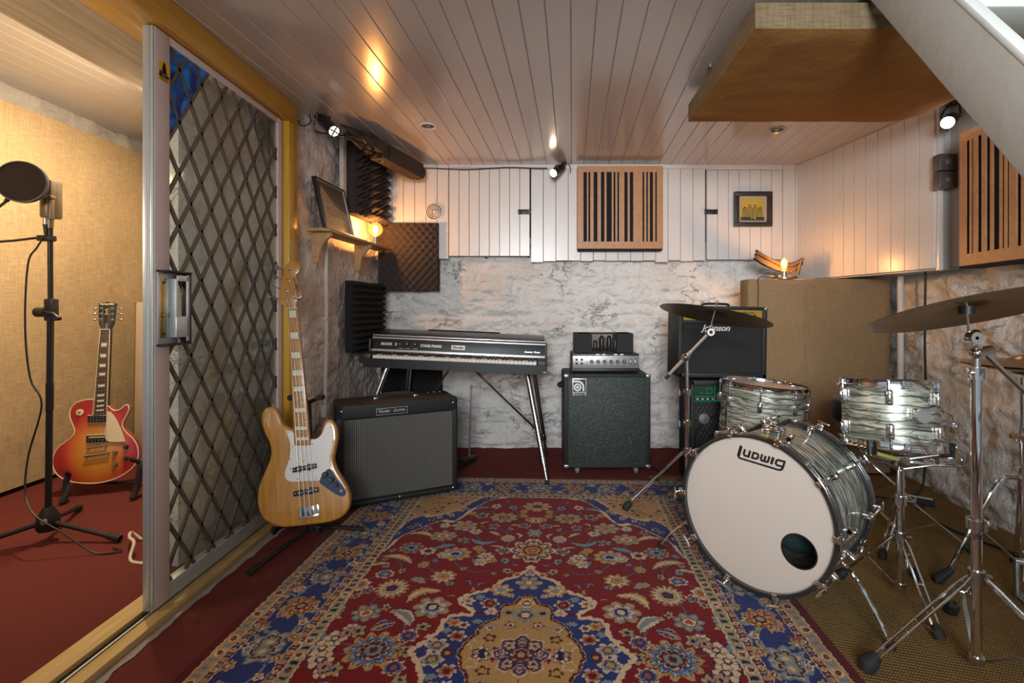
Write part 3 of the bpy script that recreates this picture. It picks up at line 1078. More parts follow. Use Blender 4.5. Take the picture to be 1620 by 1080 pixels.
    for u, v, R, cols in [(0, .455, .03, [(1, CREAM), (.6, NAVY), (.4, PINK)]), (0, .385, .052, [(1, GT), (.8, GREY), (.6, TAN), (.34, PURP), (.26, CREAM)]), (.1, .335, .046, [(1, TAN), (.6, CREAM), (.35, GREY)]),
                          (.05, .44, .018, [(1, CREAM), (.7, RUST)]), (.13, .25, .032, [(1.1, CREAM), (.9, DRED), (.3, RUST)]), (.12, .205, .024, [(1, CREAM), (.4, PINK)]), (.21, .262, .026, [(1, CREAM), (.55, TAN), (.3, RUST)]),
                          (.235, .14, .026, [(1, TAN), (.5, RUST)]), (.20, .13, .022, [(1, CREAM), (.4, PURP)]), (.21, .075, .028, [(1.1, CREAM), (.9, RUST), (.4, DRED)]), (.265, .03, .04, [(1, CREAM), (.75, GREY), (.5, PURP), (.3, TAN)]),
                          (.25, .10, .016, [(1, GREY)]), (.16, .15, .018, [(1, GREY)]), (.06, .30, .015, [(1, CREAM), (.5, RUST)]), (.155, .20, .014, [(1, DRED)]), (.17, .285, .02, [(1, GREY)]), (.225, -.0, .02, [(1, DRED), (.5, TAN)])]:
        flower(u, v, R, cols, 6, .4, 1.1)
    inr = [(0, .297), (.02, .285), (.037, .25), (.05, .24), (.078, .235), (.088, .20), (.086, .165), (.126, .14), (.142, .11), (.142, .085), (.165, .06), (.176, .03), (.185, 0)]
    di = sdf_poly(inr, U, aw)
    ii = inside(inr + [(0, 0)], U, aw)
    ser = .007 + .006 * np.abs(np.sin((U - aw) * 80))
    img[(di < ser) & ~ii] = CREAM
    img[(di < ser - .002) & ~ii] = DRED
    img[ii] = TAN
    for u, v, R, cols in [(0, .255, .028, [(1, CREAM), (.7, NAVY), (.4, CREAM)]), (0, .19, .044, [(1, GREY), (.6, NAVY), (.54, DRED), (.32, CREAM)]), (.06, .2, .026, [(1, GREY), (.7, TAN), (.45, NAVY)]),
                          (.045, .135, .022, [(1, PURP), (.7, CREAM), (.4, DRED)]), (.11, .12, .024, [(1, GREY), (.7, CREAM), (.4, RUST)]), (.105, .07, .022, [(1, DRED), (.6, TAN)]), (.12, .01, .03, [(1, PURP), (.7, CREAM), (.4, NAVY)]),
                          (.145, .04, .024, [(1, CREAM), (.8, TAN)]), (.08, .02, .02, [(1, PINK), (.6, DRED)])]:
        flower(u, v, R, cols, 5, .45, 1.15)
    flower(0, 0, .085, [(1.06, CREAM), (1, PURP)], 8, .26)
    for k in range(5):
        t = k * math.pi / 4 - math.pi / 2
        flower(.055 * math.cos(t), .055 * math.sin(t), .020, [(1, CREAM), (.85, BLUE if k % 2 == 0 else TAN), (.4, TAN if k % 2 == 0 else BLUE)], 5, .4)
    flower(0, 0, .032, [(1.08, CREAM), (1, DRED), (.35, TAN), (.18, GREY)], 8, .35)
    # borders
    e = np.minimum(HU - U, HV - np.abs(VV0) if False else HV - VV)
    alongu = (HU - U) < (HV - VV)
    t = np.where(alongu, VV, U)
    for k, col in ((.33, CREAM), (.325, GT), (.29, CREAM), (.286, DRED), (.262, CREAM), (.259, BLUE), (.108, CREAM), (.105, DRED), (.082, CREAM), (.078, TAN), (.040, CREAM), (.036, DRED)):
        img[e < k] = col
    for lo, hi, per, cs in ((.290, .325, .062, (DRED, NAVY)), (.082, .105, .04, (CREAM, PINK)), (.262, .286, .04, (CREAM, PINK)), (.040, .078, .062, (DRED, LB))):
        mid = (lo + hi) / 2
        ph = (t % per) / per - .5
        rr = np.hypot(ph * per, e - mid)
        par = ((t // per).astype(int)) % 2
        w2 = (hi - lo) * .5
        for p in (0, 1):
            img[(rr < w2 * .85) & (par == p)] = (CREAM if p == 0 else GT) if cs[0] is DRED else cs[p]
            img[(rr < w2 * .55) & (par == p)] = cs[p] if cs[0] is DRED else TAN
            img[(rr < w2 * .25) & (par == p)] = RUST
        img[(np.abs(np.abs(ph) - .5) < .1) & (np.abs(e - mid) < w2 * .6)] = cs[1] if cs[0] is DRED else GREY
    # main blue border: meandering vine, palmettes and rosettes
    def put(q, d):          # q along, d from the outside
        out = []
        if q < HV - .02:
            out.append((HU - d, q))
        if q < HU - .3:
            out.append((q, HV - d))
        return out
    vn = .184 + .045 * np.sin(t * 2 * math.pi / .37)
    img[(np.abs(e - vn) < .0035) & (e > .108) & (e < .259)] = GREY
    for k in range(-2, 42):
        q = .037 * k + .01
        d = .184 + (.052 if k % 2 else -.052) + .012 * math.sin(k * 2.1)
        for u, v in put(q, d):
            R = .019 + .004 * (k % 3)
            c = [(1.1, NAVY), (1, [CREAM, TAN, GT, CREAM, PINK][k % 5]), (.45, [DRED, PURP, RUST][k % 3]), (.22, CREAM)]
            flower(u, v, R, c, 5 + k % 3, .4, 1, k)
            leaf(u + .012, v + .03, .026, .007, 1 + k, [(1.2, NAVY), (1, [GREY, TAN, RUST][k % 3])], .6)
            leaf(u - .02, v - .012, .02, .006, k * 1.7, [(1, [LB, TAN, GREY][k % 3])], .6)
    for k in range(9):
        for u, v in put(.185 * k + .02, .184):
            if k % 2:
                flower(u, v, .066, [(1.03, TAN), (.9, DRED), (.74, TAN), (.62, RUST), (.5, CREAM), (.38, DRED), (.2, GT)], 8, .36, 1.0, .3)
            else:
                flower(u, v, .064, [(1.0, GREY), (.72, CREAM), (.66, DRED), (.5, GREY), (.3, GT), (.16, CREAM)], 6, .34, 1.0, .2)
    wear = (vnoise(U.shape, 40, 5)[..., None] - .5) * .16 + 1
    grain = 1 + (rng.random(U.shape)[..., None] - .5) * .34
    img = np.clip(img * wear * grain * .74, 0, 1)
    # rows: fine where woven above, coarse for the half beneath and behind the camera
    full_u = np.concatenate([-us[:0:-1], us])
    colr = np.concatenate([img[:0:-1], img], 0)
    rows_c = np.arange(-HV, vs[0] - 1e-6, .012)
    mir = np.clip(((-rows_c - vs[0]) / C).round().astype(int), 0, len(vs) - 1)
    allv = np.concatenate([rows_c, vs])
    colr = np.concatenate([colr[:, mir], colr], 1)
    nu, nv = len(full_u), len(allv)
    X, Y = np.meshgrid(full_u, allv, indexing='ij')
    Z = .0085 + .0012 * rng.random(X.shape)
    edge = np.minimum(HU - np.abs(X), HV - np.abs(Y))
    Z = np.where(edge < .004, .0005, Z)
    co = np.stack([X, Y, Z], -1).reshape(-1, 3).astype(np.float32)
    i, j = np.meshgrid(np.arange(nu - 1), np.arange(nv - 1), indexing='ij')
    q = np.stack([i * nv + j, (i + 1) * nv + j, (i + 1) * nv + j + 1, i * nv + j + 1], -1).reshape(-1, 4).astype(np.int32)
    me = bpy.data.meshes.new('patterned_rug')
    me.vertices.add(len(co))
    me.vertices.foreach_set('co', co.ravel())
    me.loops.add(q.size)
    me.loops.foreach_set('vertex_index', q.ravel())
    me.polygons.add(len(q))
    me.polygons.foreach_set('loop_start', np.arange(0, q.size, 4, dtype=np.int32))
    me.polygons.foreach_set('loop_total', np.full(len(q), 4, dtype=np.int32))
    at = me.color_attributes.new('weave', 'FLOAT_COLOR', 'POINT')
    at.data.foreach_set('color', np.concatenate([colr, np.ones(colr.shape[:2] + (1,))], -1).reshape(-1).astype(np.float32))
    me.update()
    me.validate()
    n = NT('woven_rug_pile')
    a = n.n('ShaderNodeAttribute', attribute_name='weave').outputs['Color']
    n.pbr(a, 1, 0, n.bump(n.noise(420, detail=2), .5, .003), Specular_IOR_Level=.05, Sheen_Weight=.1)
    me.materials.append(n.mat)
    ob = bpy.data.objects.new('patterned_rug', me)
    LINK(ob)
    ob.matrix_world = T(-.049, 1.46, 0) @ RZ(-2.6)
    tag(ob, 'large red and blue floral rug with a central medallion on the carpet', 'rug')


make_rug()
# ------------------------------------------------------------------ instruments on the left
CAM0 = V((0, 0, CAMZ))


def trace(mx, pts, ox=0., oy=0., k=1.0, z=0.):
    """Outline points as seen in the photograph, laid on the instrument's own plane (local x, y)."""
    inv = mx.inverted()
    c = inv @ CAM0
    out = []
    for x, y in pts:
        w = inv @ P(ox + k * x, oy + k * y, 1.0)
        d = w - c
        t = (z - c.z) / d.z
        q = c + d * t
        out.append((q.x, q.y))
    return out


def curve2(pts, n=5):
    return [(p.x, p.y) for p in smooth_path([(a, b, 0) for a, b in pts], n, True)]


def lerp2(a, b, t):
    return (a[0] + (b[0] - a[0]) * t, a[1] + (b[1] - a[1]) * t)


def inset(pts, d):
    """The outline drawn in by d (negative: let out)."""
    n = len(pts)
    ar = sum(pts[i][0] * pts[(i + 1) % n][1] - pts[(i + 1) % n][0] * pts[i][1] for i in range(n))
    sg = 1 if ar > 0 else -1
    out = []
    for i in range(n):
        a, c = pts[i - 1], pts[(i + 1) % n]
        e = V((c[0] - a[0], c[1] - a[1]))
        e = e.normalized() if e.length > 1e-9 else V((1, 0))
        out.append((pts[i][0] - e.y * d * sg, pts[i][1] + e.x * d * sg))
    return out


# --- bass guitar
def amber():
    n = NT('natural_ash_lacquer')
    f = n.noise(1.6, n.coord((40, 2.2, 40)), 6, .6, .5)
    col = n.ramp(f, [(.3, (.38, .155, .016)), (.7, (.60, .275, .042))])
    return n.pbr(col, .3, 0, None, Coat_Weight=.9, Coat_Roughness=.05)


ASH = amber()
MAPLE = wood('lacquered_maple', (.46, .19, .032), (.58, .28, .06), 'Y', .3, .6, coat=.6)
o = P(479, 829, 2.10)
top = P(458, 416, 2.335)
BX = frame_yz(o, top - o, (.16, -1, .12))
zz, zoff = .426, (380, 400)
tr = lambda pts, z=0.: trace(BX, pts, 380, 400, .4263, z)
bass = thing('bass_guitar', 'natural wood electric bass with white pickguard on a black stand by the glass door', 'bass guitar', BX)
body = curve2(tr([(115, 570), (133, 580), (146, 605), (157, 632), (180, 648), (204, 657), (232, 690), (262, 690), (280, 688), (295, 676), (302, 652), (311, 628), (326, 618), (343, 625), (356, 650), (359, 690),
                  (351, 735), (346, 768), (356, 800), (376, 835), (396, 870), (407, 905), (405, 940), (388, 970), (358, 990), (310, 1003), (250, 1010), (190, 1017), (150, 1018), (113, 1005), (84, 985),
                  (67, 950), (62, 910), (68, 868), (86, 820), (106, 775), (113, 738), (105, 700), (88, 665), (77, 628), (79, 595), (94, 575)]), 5)
MB(ASH, BX).prism(body, -.044, 0, bev=.010, seg=4).build('body', bass, 40)
pg = curve2(tr([(171, 660), (186, 660), (197, 668), (204, 690), (206, 712), (235, 714), (262, 712), (264, 692), (283, 690), (304, 672), (314, 646), (324, 632), (336, 634), (344, 655), (346, 690), (338, 735),
                (332, 770), (334, 797), (318, 808), (304, 826), (296, 843), (262, 845), (220, 847), (188, 848), (170, 836), (167, 812), (178, 780), (186, 745), (186, 705), (178, 680)]), 3)
b = MB(M['white'], BX).plate(pg, .0025, T(0, 0, .0004))
b.m(M['black'])
for x, y in [(178, 665), (196, 717), (185, 765), (188, 800), (213, 838), (284, 836), (330, 806), (336, 752), (344, 700), (336, 648), (268, 708), (236, 772)]:
    (u, v), = tr([(x, y)])
    b.ball((u, v, .003), .0026, (1, 1, .5), 8)
b.build('pickguard', bass)
cp = curve2(tr([(331, 800), (318, 808), (304, 826), (296, 843), (300, 856), (332, 879), (368, 901), (386, 901), (393, 888), (384, 868), (360, 838), (344, 812)]), 3)
pl = MB(mat('dark_control_plate', (.05, .065, .10), .25, .8), BX).plate(cp, .0025, T(0, 0, .0006)).build('control_plate', bass, label='dark blue grey control plate')
for i, (x, y, r) in enumerate([(316, 822, .0125), (338, 841, .0125), (357, 860, .010)]):
    (u, v), = tr([(x, y)])
    MB(M['black'], BX).lathe([(0, .019), (r * .8, .019), (r, .016), (r * 1.05, .003)], T(u, v, 0), 16).m(M['chrome']).ball((u - .003, v + .004, .0185), .0022, n=8).build('knob', pl)
(u, v), = tr([(376, 882)])
MB(M['chrome'], BX).lathe([(.003, .006), (.006, .006), (.008, .003), (.009, .002)], T(u, v, 0), 12).build('jack_socket', pl)
nk0, nk1 = tr([(178, 207), (212, 205)])
nb0, nb1 = tr([(202, 714), (262, 712)])
b = MB(MAPLE, BX)
b.prism([nk0, nk1, nb1, nb0], -.020, .006, bev=.003, seg=2)
L = 1.555
inl = mat('pearl_block_inlay', (.72, .70, .52), .3)
for f in range(1, 21):
    t = (1 - 2 ** (-f / 12)) * L
    a, c = lerp2(nk0, nb0, min(t, 1)), lerp2(nk1, nb1, min(t, 1))
    if t > 1.0:
        break
    b.m(M['steel']).tube([(a[0], a[1], .0065), (c[0], c[1], .0065)], .0011, 6)
    if f in (1, 3, 5, 7, 9, 12, 15, 17, 19):
        t2 = (1 - 2 ** (-(f - 1) / 12)) * L
        ta, tb = t2 + (t - t2) * .2, t2 + (t - t2) * .8
        q = [lerp2(lerp2(nk0, nb0, tt), lerp2(nk1, nb1, tt), s) for tt, s in ((ta, .14), (ta, .86), (tb, .86), (tb, .14))]
        b.m(inl).plate(q, .0006, T(0, 0, .0058))
b.m(M['cream']).tube([(nk0[0], nk0[1], .0075), (nk1[0], nk1[1], .0075)], .0028, 6)
b.build('neck', bass)
ho = trace(BX, [(170, 705), (186, 632), (202, 560), (222, 455), (240, 350), (258, 240), (272, 195), (300, 152), (340, 124), (385, 116), (430, 126), (468, 156), (489, 200), (482, 248), (462, 280), (438, 298), (432, 325),
                (442, 385), (462, 440), (484, 500), (505, 565), (520, 612), (508, 632), (470, 650), (450, 672), (438, 710), (431, 780), (378, 786), (320, 787), (302, 765), (270, 748), (235, 733)], 420, 400, .1111)
hd = MB(MAPLE, BX).prism(curve2(ho, 2), -.016, -.001, bev=.002, seg=2)
(lx, ly), (lx2, ly2) = trace(BX, [(468, 590), (405, 360)], 420, 400, .1111)
a = math.atan2(ly2 - ly, lx2 - lx)
hd.m(M['black']).text('Fender', .030, BX.inverted() @ BX @ T(lx - .004, ly + .012, -.0004) @ RZ(math.degrees(a) - 8), shear=.3, bold=.0006, align='CENTER')
hd.text('JAZZ BASS', .012, T(lx + (lx2 - lx) * .72, ly + (ly2 - ly) * .72, -.0004) @ RZ(math.degrees(a)), shear=.2, bold=.0002)
hd = hd.build('headstock', bass)
pk = tr([(197, 805), (285, 788)]), tr([(200, 893), (292, 876)])
for (p, q) in pk:
    d = V((q[0] - p[0], q[1] - p[1], 0))
    Ln = d.length
    ang = math.degrees(math.atan2(d.y, d.x))
    mx = T(p[0], p[1], 0) @ RZ(ang)
    b = MB(M['black'], BX).box2((0, -.011, 0), (Ln, .010, .012), .002, mx=mx)
    b.box2((Ln * .25 - .006, -.015, 0), (Ln * .25 + .006, .014, .011), .002, mx=mx).box2((Ln * .7 - .006, -.015, 0), (Ln * .7 + .006, .014, .011), .002, mx=mx)
    b.m(M['steel'])
    for k in range(4):
        for s in (-.006, .006):
            b.cyl(mx @ V((Ln * (.14 + .24 * k) + s, 0, .011)), mx @ V((Ln * (.14 + .24 * k) + s, 0, .0135)), .0025, n=8)
    b.build('pickup', bass)
br = tr([(215, 948), (290, 932), (294, 968), (220, 988)])
d = V((br[1][0] - br[0][0], br[1][1] - br[0][1], 0))
mx = T(*br[3], 0) @ RZ(math.degrees(math.atan2(d.y, d.x)))
hgt = (V(br[0]) - V(br[3])).length
b = MB(M['chrome2'], BX).box2((0, 0, 0), (d.length, hgt, .004), .001, mx=mx).box2((0, 0, 0), (d.length, .004, .014), .001, mx=mx)
for k in range(4):
    x = d.length * (.14 + .24 * k)
    b.cyl(mx @ V((x, .010, .011)), mx @ V((x, hgt, .011)), .0065, n=10)
b.build('bridge', bass)
posts = trace(BX, [(352, 258), (327, 392), (302, 532), (282, 672)], 420, 400, .1111)
for k in range(4):
    s = .13 + .245 * k
    a0 = lerp2(nk0, nk1, s)
    e = mx @ V((d.length * (.14 + .24 * k), .008, .014))
    pth = [(posts[3 - k][0], posts[3 - k][1], .006), (a0[0], a0[1], .011), (e.x, e.y, .018)]
    MB(M['steel'], BX).tube(pth, .0012 - .0001 * k, 6).build('string', bass)
kx = trace(BX, [(148, 188), (122, 322), (95, 462), (34, 602)], 420, 400, .1111)
for k, (p, q) in enumerate(zip(posts, kx)):
    b = MB(M['chrome2'], BX)
    b.cyl((p[0], p[1], -.002), (p[0], p[1], .014), .0052, .0042, 12)
    b.cyl((p[0], p[1], -.002), (p[0], p[1], .002), .0075, n=12)
    b.cyl((p[0], p[1], -.022), (q[0], q[1], -.022), .003, n=8)
    b.cyl((q[0] - .004, q[1], -.022 - .0015), (q[0] - .004, q[1], -.022 + .0015), .0125 if k < 2 else .006, n=16)
    b.build('tuning_peg', bass)
(u, v), = trace(BX, [(396, 562)], 420, 400, .1111)
MB(M['chrome'], BX).cyl((u, v, -.001), (u, v, .006), .0055, n=12).build('string_retainer', bass)
(u, v), = tr([(115, 570)])
MB(M['chrome'], BX).cyl((u, v - .004, -.022), (u, v + .012, -.022), .005, .007, 10).build('strap_button', bass)

# its stand
fl, fr_ = V((-1.137, 1.905, .012)), V((-.812, 2.27, .0225))
hub = V((-1.035, 2.215, .075))
g = thing('guitar_stand', 'black tubular stand holding the natural wood bass', 'guitar stand', T(hub.x, hub.y, 0))
MB(M['blackmetal']).tube([hub + V((0, 0, .012)), V((-1.072, 2.29, .30)), V((-1.115, 2.36, .60))], .011, 10).cyl(hub - V((0, 0, .03)), hub + V((0, 0, .03)), .02, .016).build('column', g)
for f in (fl, fr_, V((-1.205, 2.40, .012))):
    MB(M['blackmetal']).tube([hub - V((0, 0, .015)), f], .0095, 10).m(M['rubber']).cyl(f.lerp(hub, .05), f - V((0, 0, 0)), .012, .012, 10).build('leg', g)
for s in (-.10, .09):
    c = hub + V((s, -.045, .012))
    MB(M['blackmetal']).tube([hub + V((0, 0, .005)), c + V((0, -.02, 0)), c + V((0, -.085, .002)), c + V((0, -.090, .028))], .009, 8, sm=3).build('cradle_arm', g)
ny = V((-1.115, 2.36, .60))
for s in (-1, 1):
    q = ny + V((s * .066, .0, .025))
    MB(M['blackmetal']).tube([ny, ny + V((s * .03, .0, .012)), q], .009, 8, sm=3).m(M['rubber']).cyl(q, q + V((s * .004, -.045, .004)), .014, .014, 12).build('neck_yoke_arm', g)

# --- sunburst guitar in the booth
def burst():
    n = NT('cherry_sunburst_lacquer')
    tc = n.n('ShaderNodeTexCoord')
    mp = n.n('ShaderNodeMapping', {'Vector': tc.outputs['Object'], 'Location': (.03 / .175, -.185 / .25, 0), 'Scale': (1 / .175, 1 / .25, 0)})
    ln = n.n('ShaderNodeVectorMath', {0: mp.outputs[0]}, operation='LENGTH').outputs['Value']
    f = n.math('ADD', ln, n.math('MULTIPLY', n.math('SUBTRACT', n.noise(3, n.coord((3, 14, 3)), 4), .5), .12))
    col = n.ramp(f, [(.30, (.66, .31, .05)), (.62, (.55, .17, .025)), (.86, (.46, .03, .028)), (1.05, (.34, .012, .016))])
    return n.pbr(col, .28, 0, None, Coat_Weight=.9, Coat_Roughness=.06)


o = P(164, 764, 2.75)
GX = frame_yz(o, P(172, 479, 2.85) - o, (.30, -1, .1))
tg = lambda pts: trace(GX, pts, 80, 460, .2963)
gt = thing('electric_guitar', 'cherry sunburst electric guitar with cream pickguard inside the hessian booth', 'electric guitar', GX)
ol = curve2(tg([(230, 580), (190, 580), (142, 594), (109, 624), (100, 665), (114, 708), (127, 742), (119, 770), (85, 800), (40, 836), (13, 880), (9, 930), (29, 975), (70, 1006), (130, 1023), (200, 1029), (270, 1024), (340, 1005),
                (400, 974), (446, 934), (468, 885), (464, 830), (440, 788), (406, 757), (386, 726), (388, 695), (408, 660), (420, 626), (411, 608), (395, 612), (368, 633), (345, 638), (322, 626), (305, 612), (268, 600)]), 4)
MB(burst(), GX).prism(ol, -.048, 0, bev=.006, seg=3).m(M['cream']).tube([(x, y, -.001) for x, y in inset(ol, .001)], .0032, 6, True).build('body', gt, 40)
pgp = tg([(308, 642), (345, 665), (378, 730), (402, 794), (396, 803), (316, 803), (296, 780), (300, 715)])
MB(M['cream'], GX).plate(curve2(pgp, 2), .003, T(0, 0, .007)).build('pickguard', gt)
k0, k1, k2, k3 = tg([(270, 206), (321, 206), (304, 655), (231, 663)])
b = MB(M['rosewood'], GX).prism([k0, k1, k2, k3], -.022, .009, bev=.002)
b.m(M['cream'])
for p, q in ((k0, k3), (k1, k2)):
    b.tube([(p[0], p[1], .0085), (q[0], q[1], .0085)], .0022, 6)
for f in range(1, 23):
    t = (1 - 2 ** (-f / 12)) / (1 - 2 ** (-22 / 12)) * .985
    p, q = lerp2(k0, k3, t), lerp2(k1, k2, t)
    b.m(M['steel']).tube([(p[0], p[1], .0095), (q[0], q[1], .0095)], .0010, 5)
    if f in (3, 5, 7, 9, 12, 15, 17, 19, 21):
        t2 = (1 - 2 ** (-(f - 1) / 12)) / (1 - 2 ** (-22 / 12)) * .985
        qd = [lerp2(lerp2(k0, k3, tt), lerp2(k1, k2, tt), s) for tt, s in ((t2 + (t - t2) * .2, .2), (t2 + (t - t2) * .2, .8), (t2 + (t - t2) * .8, .74), (t2 + (t - t2) * .8, .26))]
        b.m(M['white']).plate(qd, .0006, T(0, 0, .0090))
b.m(M['white']).tube([(k0[0], k0[1], .011), (k1[0], k1[1], .011)], .0025, 6)
b.build('neck', gt)
hp = tg([(258, 66), (275, 62), (290, 64), (305, 57), (322, 65), (338, 62), (352, 69), (348, 88), (342, 150), (337, 178), (322, 206), (270, 206), (261, 180), (257, 150)])
b = MB(M['black'], GX).prism(hp, -.012, .003, bev=.0015)
(u, v), (u2, v2), (u3, v3) = tg([(303, 70), (304, 112), (300, 188)])
b.m(M['cream']).text('Fernandes', .0165, T(u, v, .0036), shear=.15, bold=.0004)
b.m(M['gold']).stroke([(u2 - .010, v2 - .018), (u2 + .002, v2), (u2 - .008, v2 + .012), (u2 + .008, v2 + .018)], .006, T(0, 0, .0034)).stroke([(u2 - .008, v2 - .006), (u2 + .010, v2 - .020)], .005, T(0, 0, .0034))
b.m(M['chrome2']).plate(tg([(296, 172), (306, 172), (310, 202), (292, 202)]), .0015, T(0, 0, .0032))
b.build('headstock', gt)
lp = tg([(274, 93), (272, 122), (270, 152)]) + tg([(331, 95), (331, 124), (331, 154)])
for i, (x, y) in enumerate(lp):
    s = -1 if i < 3 else 1
    b = MB(M['chrome2'], GX).cyl((x, y, .002), (x, y, .014), .006, .004, 12).cyl((x, y, .003), (x, y, .005), .0085, n=12)
    b.cyl((x, y, -.006), (x + s * .030, y, -.006), .0025, n=8).ball((x + s * .036, y, -.006), .009, (1.1, .8, .55), 12)
    b.build('tuning_peg', gt)
for k, (quad, top_) in enumerate(((tg([(201, 662), (314, 660), (314, 703), (201, 706)]), 'black'), (tg([(194, 768), (312, 764), (312, 808), (192, 814)]), 'cream'))):
    b = MB(M['cream'], GX).plate(quad, .006)
    ins = inset(quad, .004)
    b.m(M['black']).plate(ins, .0095)
    for r in (0, 1):
        b.m(M['cream'] if (top_ == 'cream' and r == 0) else M['black'])
        p, q = lerp2(quad[0], quad[3], .33 + .36 * r), lerp2(quad[1], quad[2], .33 + .36 * r)
        p, q = lerp2(p, q, .15), lerp2(p, q, .85)
        b.tube([(p[0], p[1], .009), (q[0], q[1], .009)], .0055, 8, flat=.6)
        b.m(M['chrome'])
        for s in range(6):
            c = lerp2(p, q, .06 + .176 * s)
            b.ball((c[0], c[1], .0128), .0018, n=6)
    b.build('pickup', gt)
for nm, (p, q), r in (('bridge', tg([(197, 838), (303, 824)]), .0065), ('tailpiece', tg([(188, 880), (318, 862)]), .0075)):
    b = MB(M['chrome2'], GX).tube([(p[0], p[1], .015), (q[0], q[1], .015)], r, 10, flat=.8)
    for c in (lerp2(p, q, .06), lerp2(p, q, .94)):
        b.cyl((c[0], c[1], 0), (c[0], c[1], .020), .0055, n=10)
    b.build(nm, gt)
p, q = tg([(205, 872), (305, 858)])
hl = tg([(274, 150), (278, 125), (282, 98), (324, 98), (327, 126), (326, 155)])
for s in range(6):
    a0, e = lerp2(k0, k1, .12 + .152 * s), lerp2(p, q, s / 5)
    MB(M['steel'], GX).tube([(hl[s][0], hl[s][1], .008), (a0[0], a0[1], .0135), (e[0], e[1], .022)], .0007, 5).build('string', gt)
(u, v), = tg([(157, 648)])
MB(M['cream'], GX).lathe([(.005, .003), (.017, .003), (.018, 0)], T(u, v, .0006), 20).m(M['brass']).cyl((u, v, .002), (u, v, .02), .003, .004, 8).build('pickup_switch', gt)
for x, y in [(345, 862), (346, 923), (405, 832), (404, 893)]:
    (u, v), = tg([(x, y)])
    MB(M['brass'] if x < 400 else M['rosewood'], GX).lathe([(0, .017), (.009, .017), (.0115, .012), (.013, .001)], T(u, v, .0004), 16).build('knob', gt)

g = thing('guitar_stand', 'low black A-frame stand cradling the sunburst guitar', 'guitar stand', T(GX.translation.x, GX.translation.y, 0))
for x, y in ((100, 772), (212, 752)):
    dy_ = -.06 if x < 150 else 0
    f = P(x - 3, y + 14, 2.66 + dy_)
    f.z = .012
    c = P(x + 6, y - 20, 2.70 + dy_)
    back = V((f.x - .10, f.y + .13, .012))
    MB(M['rubber']).tube([f, f + V((0, .03, .05)), c + V((-.01 if x < 150 else .01, .005, -.03)), c + V((0, .01, 0)), c + V((.03 if x < 150 else -.01, -.045, .035))], [.016, .016, .015, .012, .009], 10, sm=4).build('cradle_foot', g)
    MB(M['blackmetal']).tube([f + V((0, .02, .04)), back], .010, 8).m(M['rubber']).ball(back, .014).build('leg', g)
MB(M['blackmetal']).tube([V((-2.66, 2.80, .05)), V((-2.30, 2.80, .05))], .009, 8).build('cross_bar', g)

# --- microphone on its stand
hub = V((-2.215, 2.19, .095))
ms = thing('microphone_stand', 'tall black microphone stand with tripod base on the red booth carpet', 'microphone stand', T(hub.x, hub.y, 0))
tx, ty = (80 - CX) / FPX * 2.19, 2.19
MB(M['blackmetal']).lathe([(0, .065), (.018, .065), (.026, .05), (.040, .02), (.043, -.025), (.036, -.04), (0, -.04)], T(*hub), 24).m(M['steel']).cyl(hub + V((.02, -.035, .012)), hub + V((.021, -.044, .012)), .012, n=14).build('base', ms)
for f in (V((-1.885, 2.185, .016)), V((-2.40, 2.535, .016)), V((-2.52, 1.99, .016))):
    st_ = hub + (f - hub).normalized() * .035
    MB(M['blackmetal']).tube([st_, f], .0105, 10).m(M['rubber']).cyl(f.lerp(hub, .16), f, .014, .0155, 12).build('leg', ms)
zt = CAMZ + (490 - 355) * 2.19 / FPX
zc = CAMZ - (490 - 490) * 2.19 / FPX
MB(M['blackmetal']).cyl((hub.x, hub.y, .1), (tx, ty, zc - .01), .0125).cyl((tx + .008, ty - .012, zc - .42), (tx + .008, ty - .012, zc + .02), .010).cyl((tx + .008, ty - .012, zc - .45), (tx + .008, ty - .012, zc - .33), .014).build('pole', ms)
MB(M['blackmetal']).cyl((tx, ty, zc), (tx - .002, ty, zt), .0098).build('upper_tube', ms)
MB(M['black']).box((tx + .004, ty, zc), (.040, .035, .10), .006).cyl((tx - .030, ty - .03, zc - .01), (tx + .010, ty - .03, zc - .01), .022, n=20).tube([(tx + .01, ty - .035, zc - .012), (tx + .05, ty - .04, zc - .015), (tx + .075, ty - .04, zc - .035)], .006, 8).ball((tx + .078, ty - .04, zc - .038), .010).build('clutch', ms)
mcx = (83 - CX) / FPX * 2.19
z0, z1 = CAMZ + (490 - 345) * 2.19 / FPX, CAMZ + (490 - 286) * 2.19 / FPX
mic = thing('microphone', 'champagne coloured side address studio microphone atop its stand', 'microphone', T(mcx, 2.19, z0))
MX = T(mcx - .008, 2.19, 0) @ RY(3)
r = .037
b = MB(M['micmetal']).lathe([(0, z0 - .0), (r * .9, z0), (r, z0 + .006), (r, z0 + (z1 - z0) * .58), (0, z0 + (z1 - z0) * .58)], MX @ T(.07, 0, 0) @ RY(-3) @ T(-.07, 0, 0) if False else T(mcx - .006, 2.19, 0), 28)
b.build('body', mic)
b = MB(mat('mic_grille', (.18, .15, .11), .5, .8, bump=.8, bs=700, bd=.001)).lathe([(r * .98, z0 + (z1 - z0) * .58), (r * .98, z1 - .012), (r * .9, z1 - .003), (r * .6, z1), (0, z1)], T(mcx - .006, 2.19, 0), 28)
b.m(M['micmetal']).box2((mcx + .018, 2.155, z0 + .085), (mcx + .028, 2.19, z1 - .006), .002)
b.build('grille', mic)
MB(M['micmetal']).box2((mcx + .014, 2.150, z0 - .012), (mcx + .030, 2.172, z0 + .095), .003).box2((mcx + .012, 2.140, z0 + .078), (mcx + .042, 2.166, z0 + .094), .003).cyl((tx - .002, 2.19, z0 - .045), (tx - .002, 2.19, z0 + .002), .012, .013).build('mount', mic)
